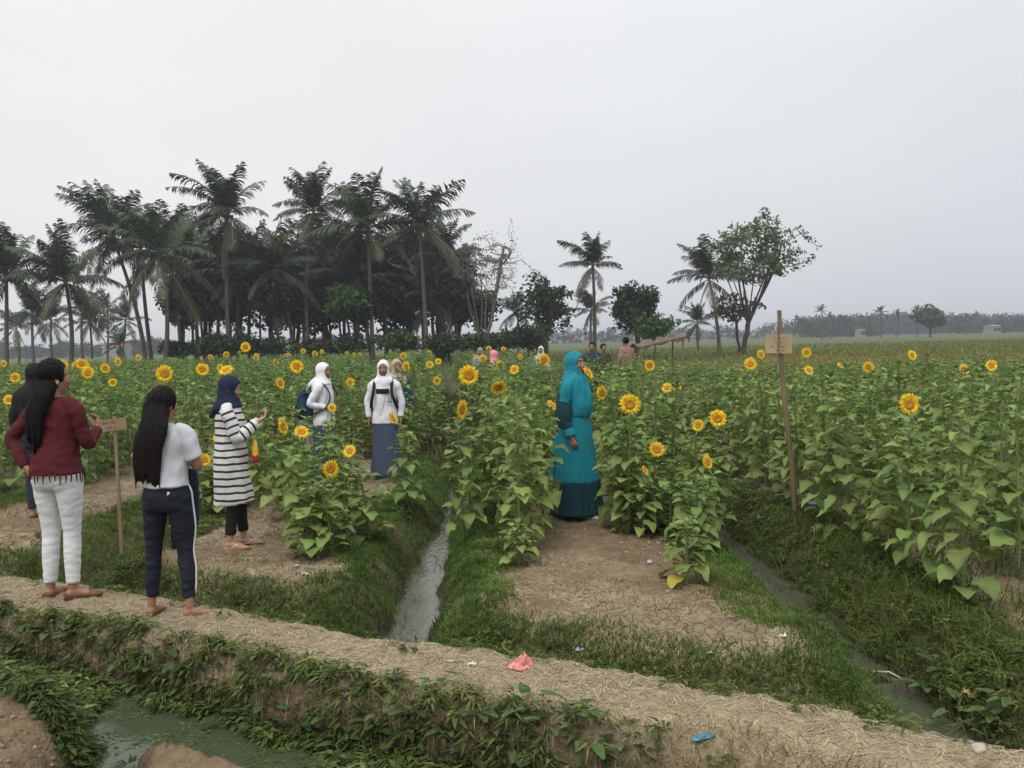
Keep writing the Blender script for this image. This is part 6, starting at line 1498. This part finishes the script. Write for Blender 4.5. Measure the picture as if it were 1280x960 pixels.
bm = bmesh.new(); bmesh.ops.create_cube(bm, size=1); bmesh.ops.scale(bm, vec=(.042, .006, .052), verts=bm.verts); bd = finish("badge", bm, cloth("badge_dark", (.05, .05, .06), .1), bl_, None, 0, loc=(-.095, .142, 1.065)); bm = bmesh.new(); ell(bm, (0, .003, 0), (.012, .003, .016)); finish("badge_mark", bm, M_WSH, bd, None, 0)
backpack(rt, M_STRAP, "black backpack of the right schoolgirl, its straps over her shoulders", y=-.22, w=.12)

# --- people farther back, seen above the plants
def simple_person(px, top_py, Y, facing, top_c, head_c, kind, label, H_=1.58, bottom_c=None, sleeves=True, top_m=None):
    P = at(px, 470, Y); rt = empty("person", (P.x, Y, at(px, top_py, Y).z - H_), facing, H_ / 1.6); z = Hs(P.x, Y); tag(rt, label, "person")
    ar = [(A_L, (-.21, -.01, 1.05), (-.20, .06, .83), (0, .2, -1), (1, 0, 0), .4, -1), (A_R, (.21, -.01, 1.05), (.20, .06, .83), (0, .2, -1), (-1, 0, 0), .4, 1)]
    lg = [((-.08, 0, .84), (-.085, .01, .46), (-.085, 0, .07), (-.1, 1, 0)), ((.08, 0, .84), (.085, .01, .46), (.085, .0, .07), (.1, 1, 0))]
    rt.location.z = z - .005; s = (at(px, top_py, Y).z - z) / 1.6; rt.scale = (s, s, s); print(kind, "h", s * 1.6)
    Hm = body(rt, M_SKIN, ar, lg, 0, 0, voxel=.012); face(rt, Hm); m = cloth(kind + "_top_" + label.split()[-1], top_c, .2)
    bm = bmesh.new(); limb(bm, [(0, .0, .80), (0, 0, .95), (0, .008, 1.13), (0, -.0, 1.24), (0, -.005, 1.31), (0, -.005, 1.345)], [(.185, .150), (.16, .13), (.168, .135), (.172, .112), (.125, .085), (.065, .062)], 20)
    for sg, a in zip((-1, 1), ar):
        sh, e, w_ = Vector(a[0]), Vector(a[1]), Vector(a[2]); limb(bm, [inn(sh), sh + Vector((sg * .006, 0, 0)), sh * .5 + e * .5, e, w_ + (e - w_) * .1], [.045, .060, .055, .051, .042], 12)
    finish("shirt", bm, m, rt, .012, 3, fold=.007); trousers(rt, lg, cloth("trousers_dark", bottom_c or (.03, .035, .05), .2), .1, 1.02, .95)
    if kind == "scarf": hijab(rt, Hm, cloth("scarf_cloth", head_c, .2), ([(0, -.01, 1.37), (0, -.01, 1.29), (0, .0, 1.18), (0, .01, 1.10)], [(.10, .10), (.165, .13), (.165, .14), (.12, .11)]), voxel=.012)
    else:
        bm = bmesh.new(); ell(bm, Hm @ Vector((0, -.022, .035)), (.083, .095, .092), None, 18); inv = Hm.inverted(); finish("hair", bm, M_HAIR, rt, .012, 2, fold=.006, fscale=(20, 20, 10), cut=lambda co: (inv @ co).y > .05 and (inv @ co).z < .055)
    return rt
simple_person(496, 448, 13.4, R(200), (.02, .07, .13), (.42, .33, .29), "scarf", "person in beige headscarf and blue top half hidden behind the right schoolgirl", bottom_c=(.02, .05, .09))
simple_person(43, 452, 9.0, R(10), (.012, .013, .013), (.010, .010, .011), "scarf", "person in black headscarf and dark top behind the maroon-sweater woman")
simple_person(618, 437, 19.5, R(80), (.70, .24, .27), (.72, .25, .29), "scarf", "person in salmon pink headscarf among the sunflowers")
simple_person(601, 434, 24, R(170), (.30, .26, .28), (.33, .27, .28), "scarf", "person in dusky grey headscarf left of the pink one")
simple_person(677, 432, 27.0, R(170), (.65, .65, .66), (.60, .60, .60), "scarf", "person in whitish headscarf far behind the teal-robed woman")
simple_person(741, 427, 22, R(165), (.02, .035, .075), (0, 0, 0), "man", "taller of two dark-haired men right of the teal headscarf")
simple_person(755, 429, 22.6, R(195), (.06, .03, .035), (0, 0, 0), "man", "shorter of two dark-haired men right of the teal headscarf")
simple_person(783, 421, 24.5, R(30), (.30, .17, .14), (0, 0, 0), "man", "person with dark bushy hair and brownish shirt before the shelter")

bpy.data.scenes.remove(WORK)

# ------------------------------------------------------------------ haze
def haze():
    me = bpy.data.meshes.new("haze"); bm = bmesh.new(); bmesh.ops.create_cube(bm, size=1)
    for v_ in bm.verts: v_.co = Vector((v_.co.x * 3100, 1215 + v_.co.y * 2660, (-1.8 if v_.co.z < 0 else 22)))
    bm.to_mesh(me); bm.free(); m = bpy.data.materials.new("haze"); m.use_nodes = True; nt = m.node_tree; nt.nodes.clear(); o_ = nt.nodes.new('ShaderNodeOutputMaterial'); pv = nt.nodes.new('ShaderNodeVolumePrincipled'); pv.inputs['Color'].default_value = (.86, .91, 1, 1); pv.inputs['Density'].default_value = HAZE; pv.inputs['Anisotropy'].default_value = .2
    nt.links.new(pv.outputs[0], o_.inputs['Volume']); me.materials.append(m); tag(obj("haze", me), "thin pale haze lying over the whole field", "haze", kind="stuff")
HAZE = 0.0007
haze()
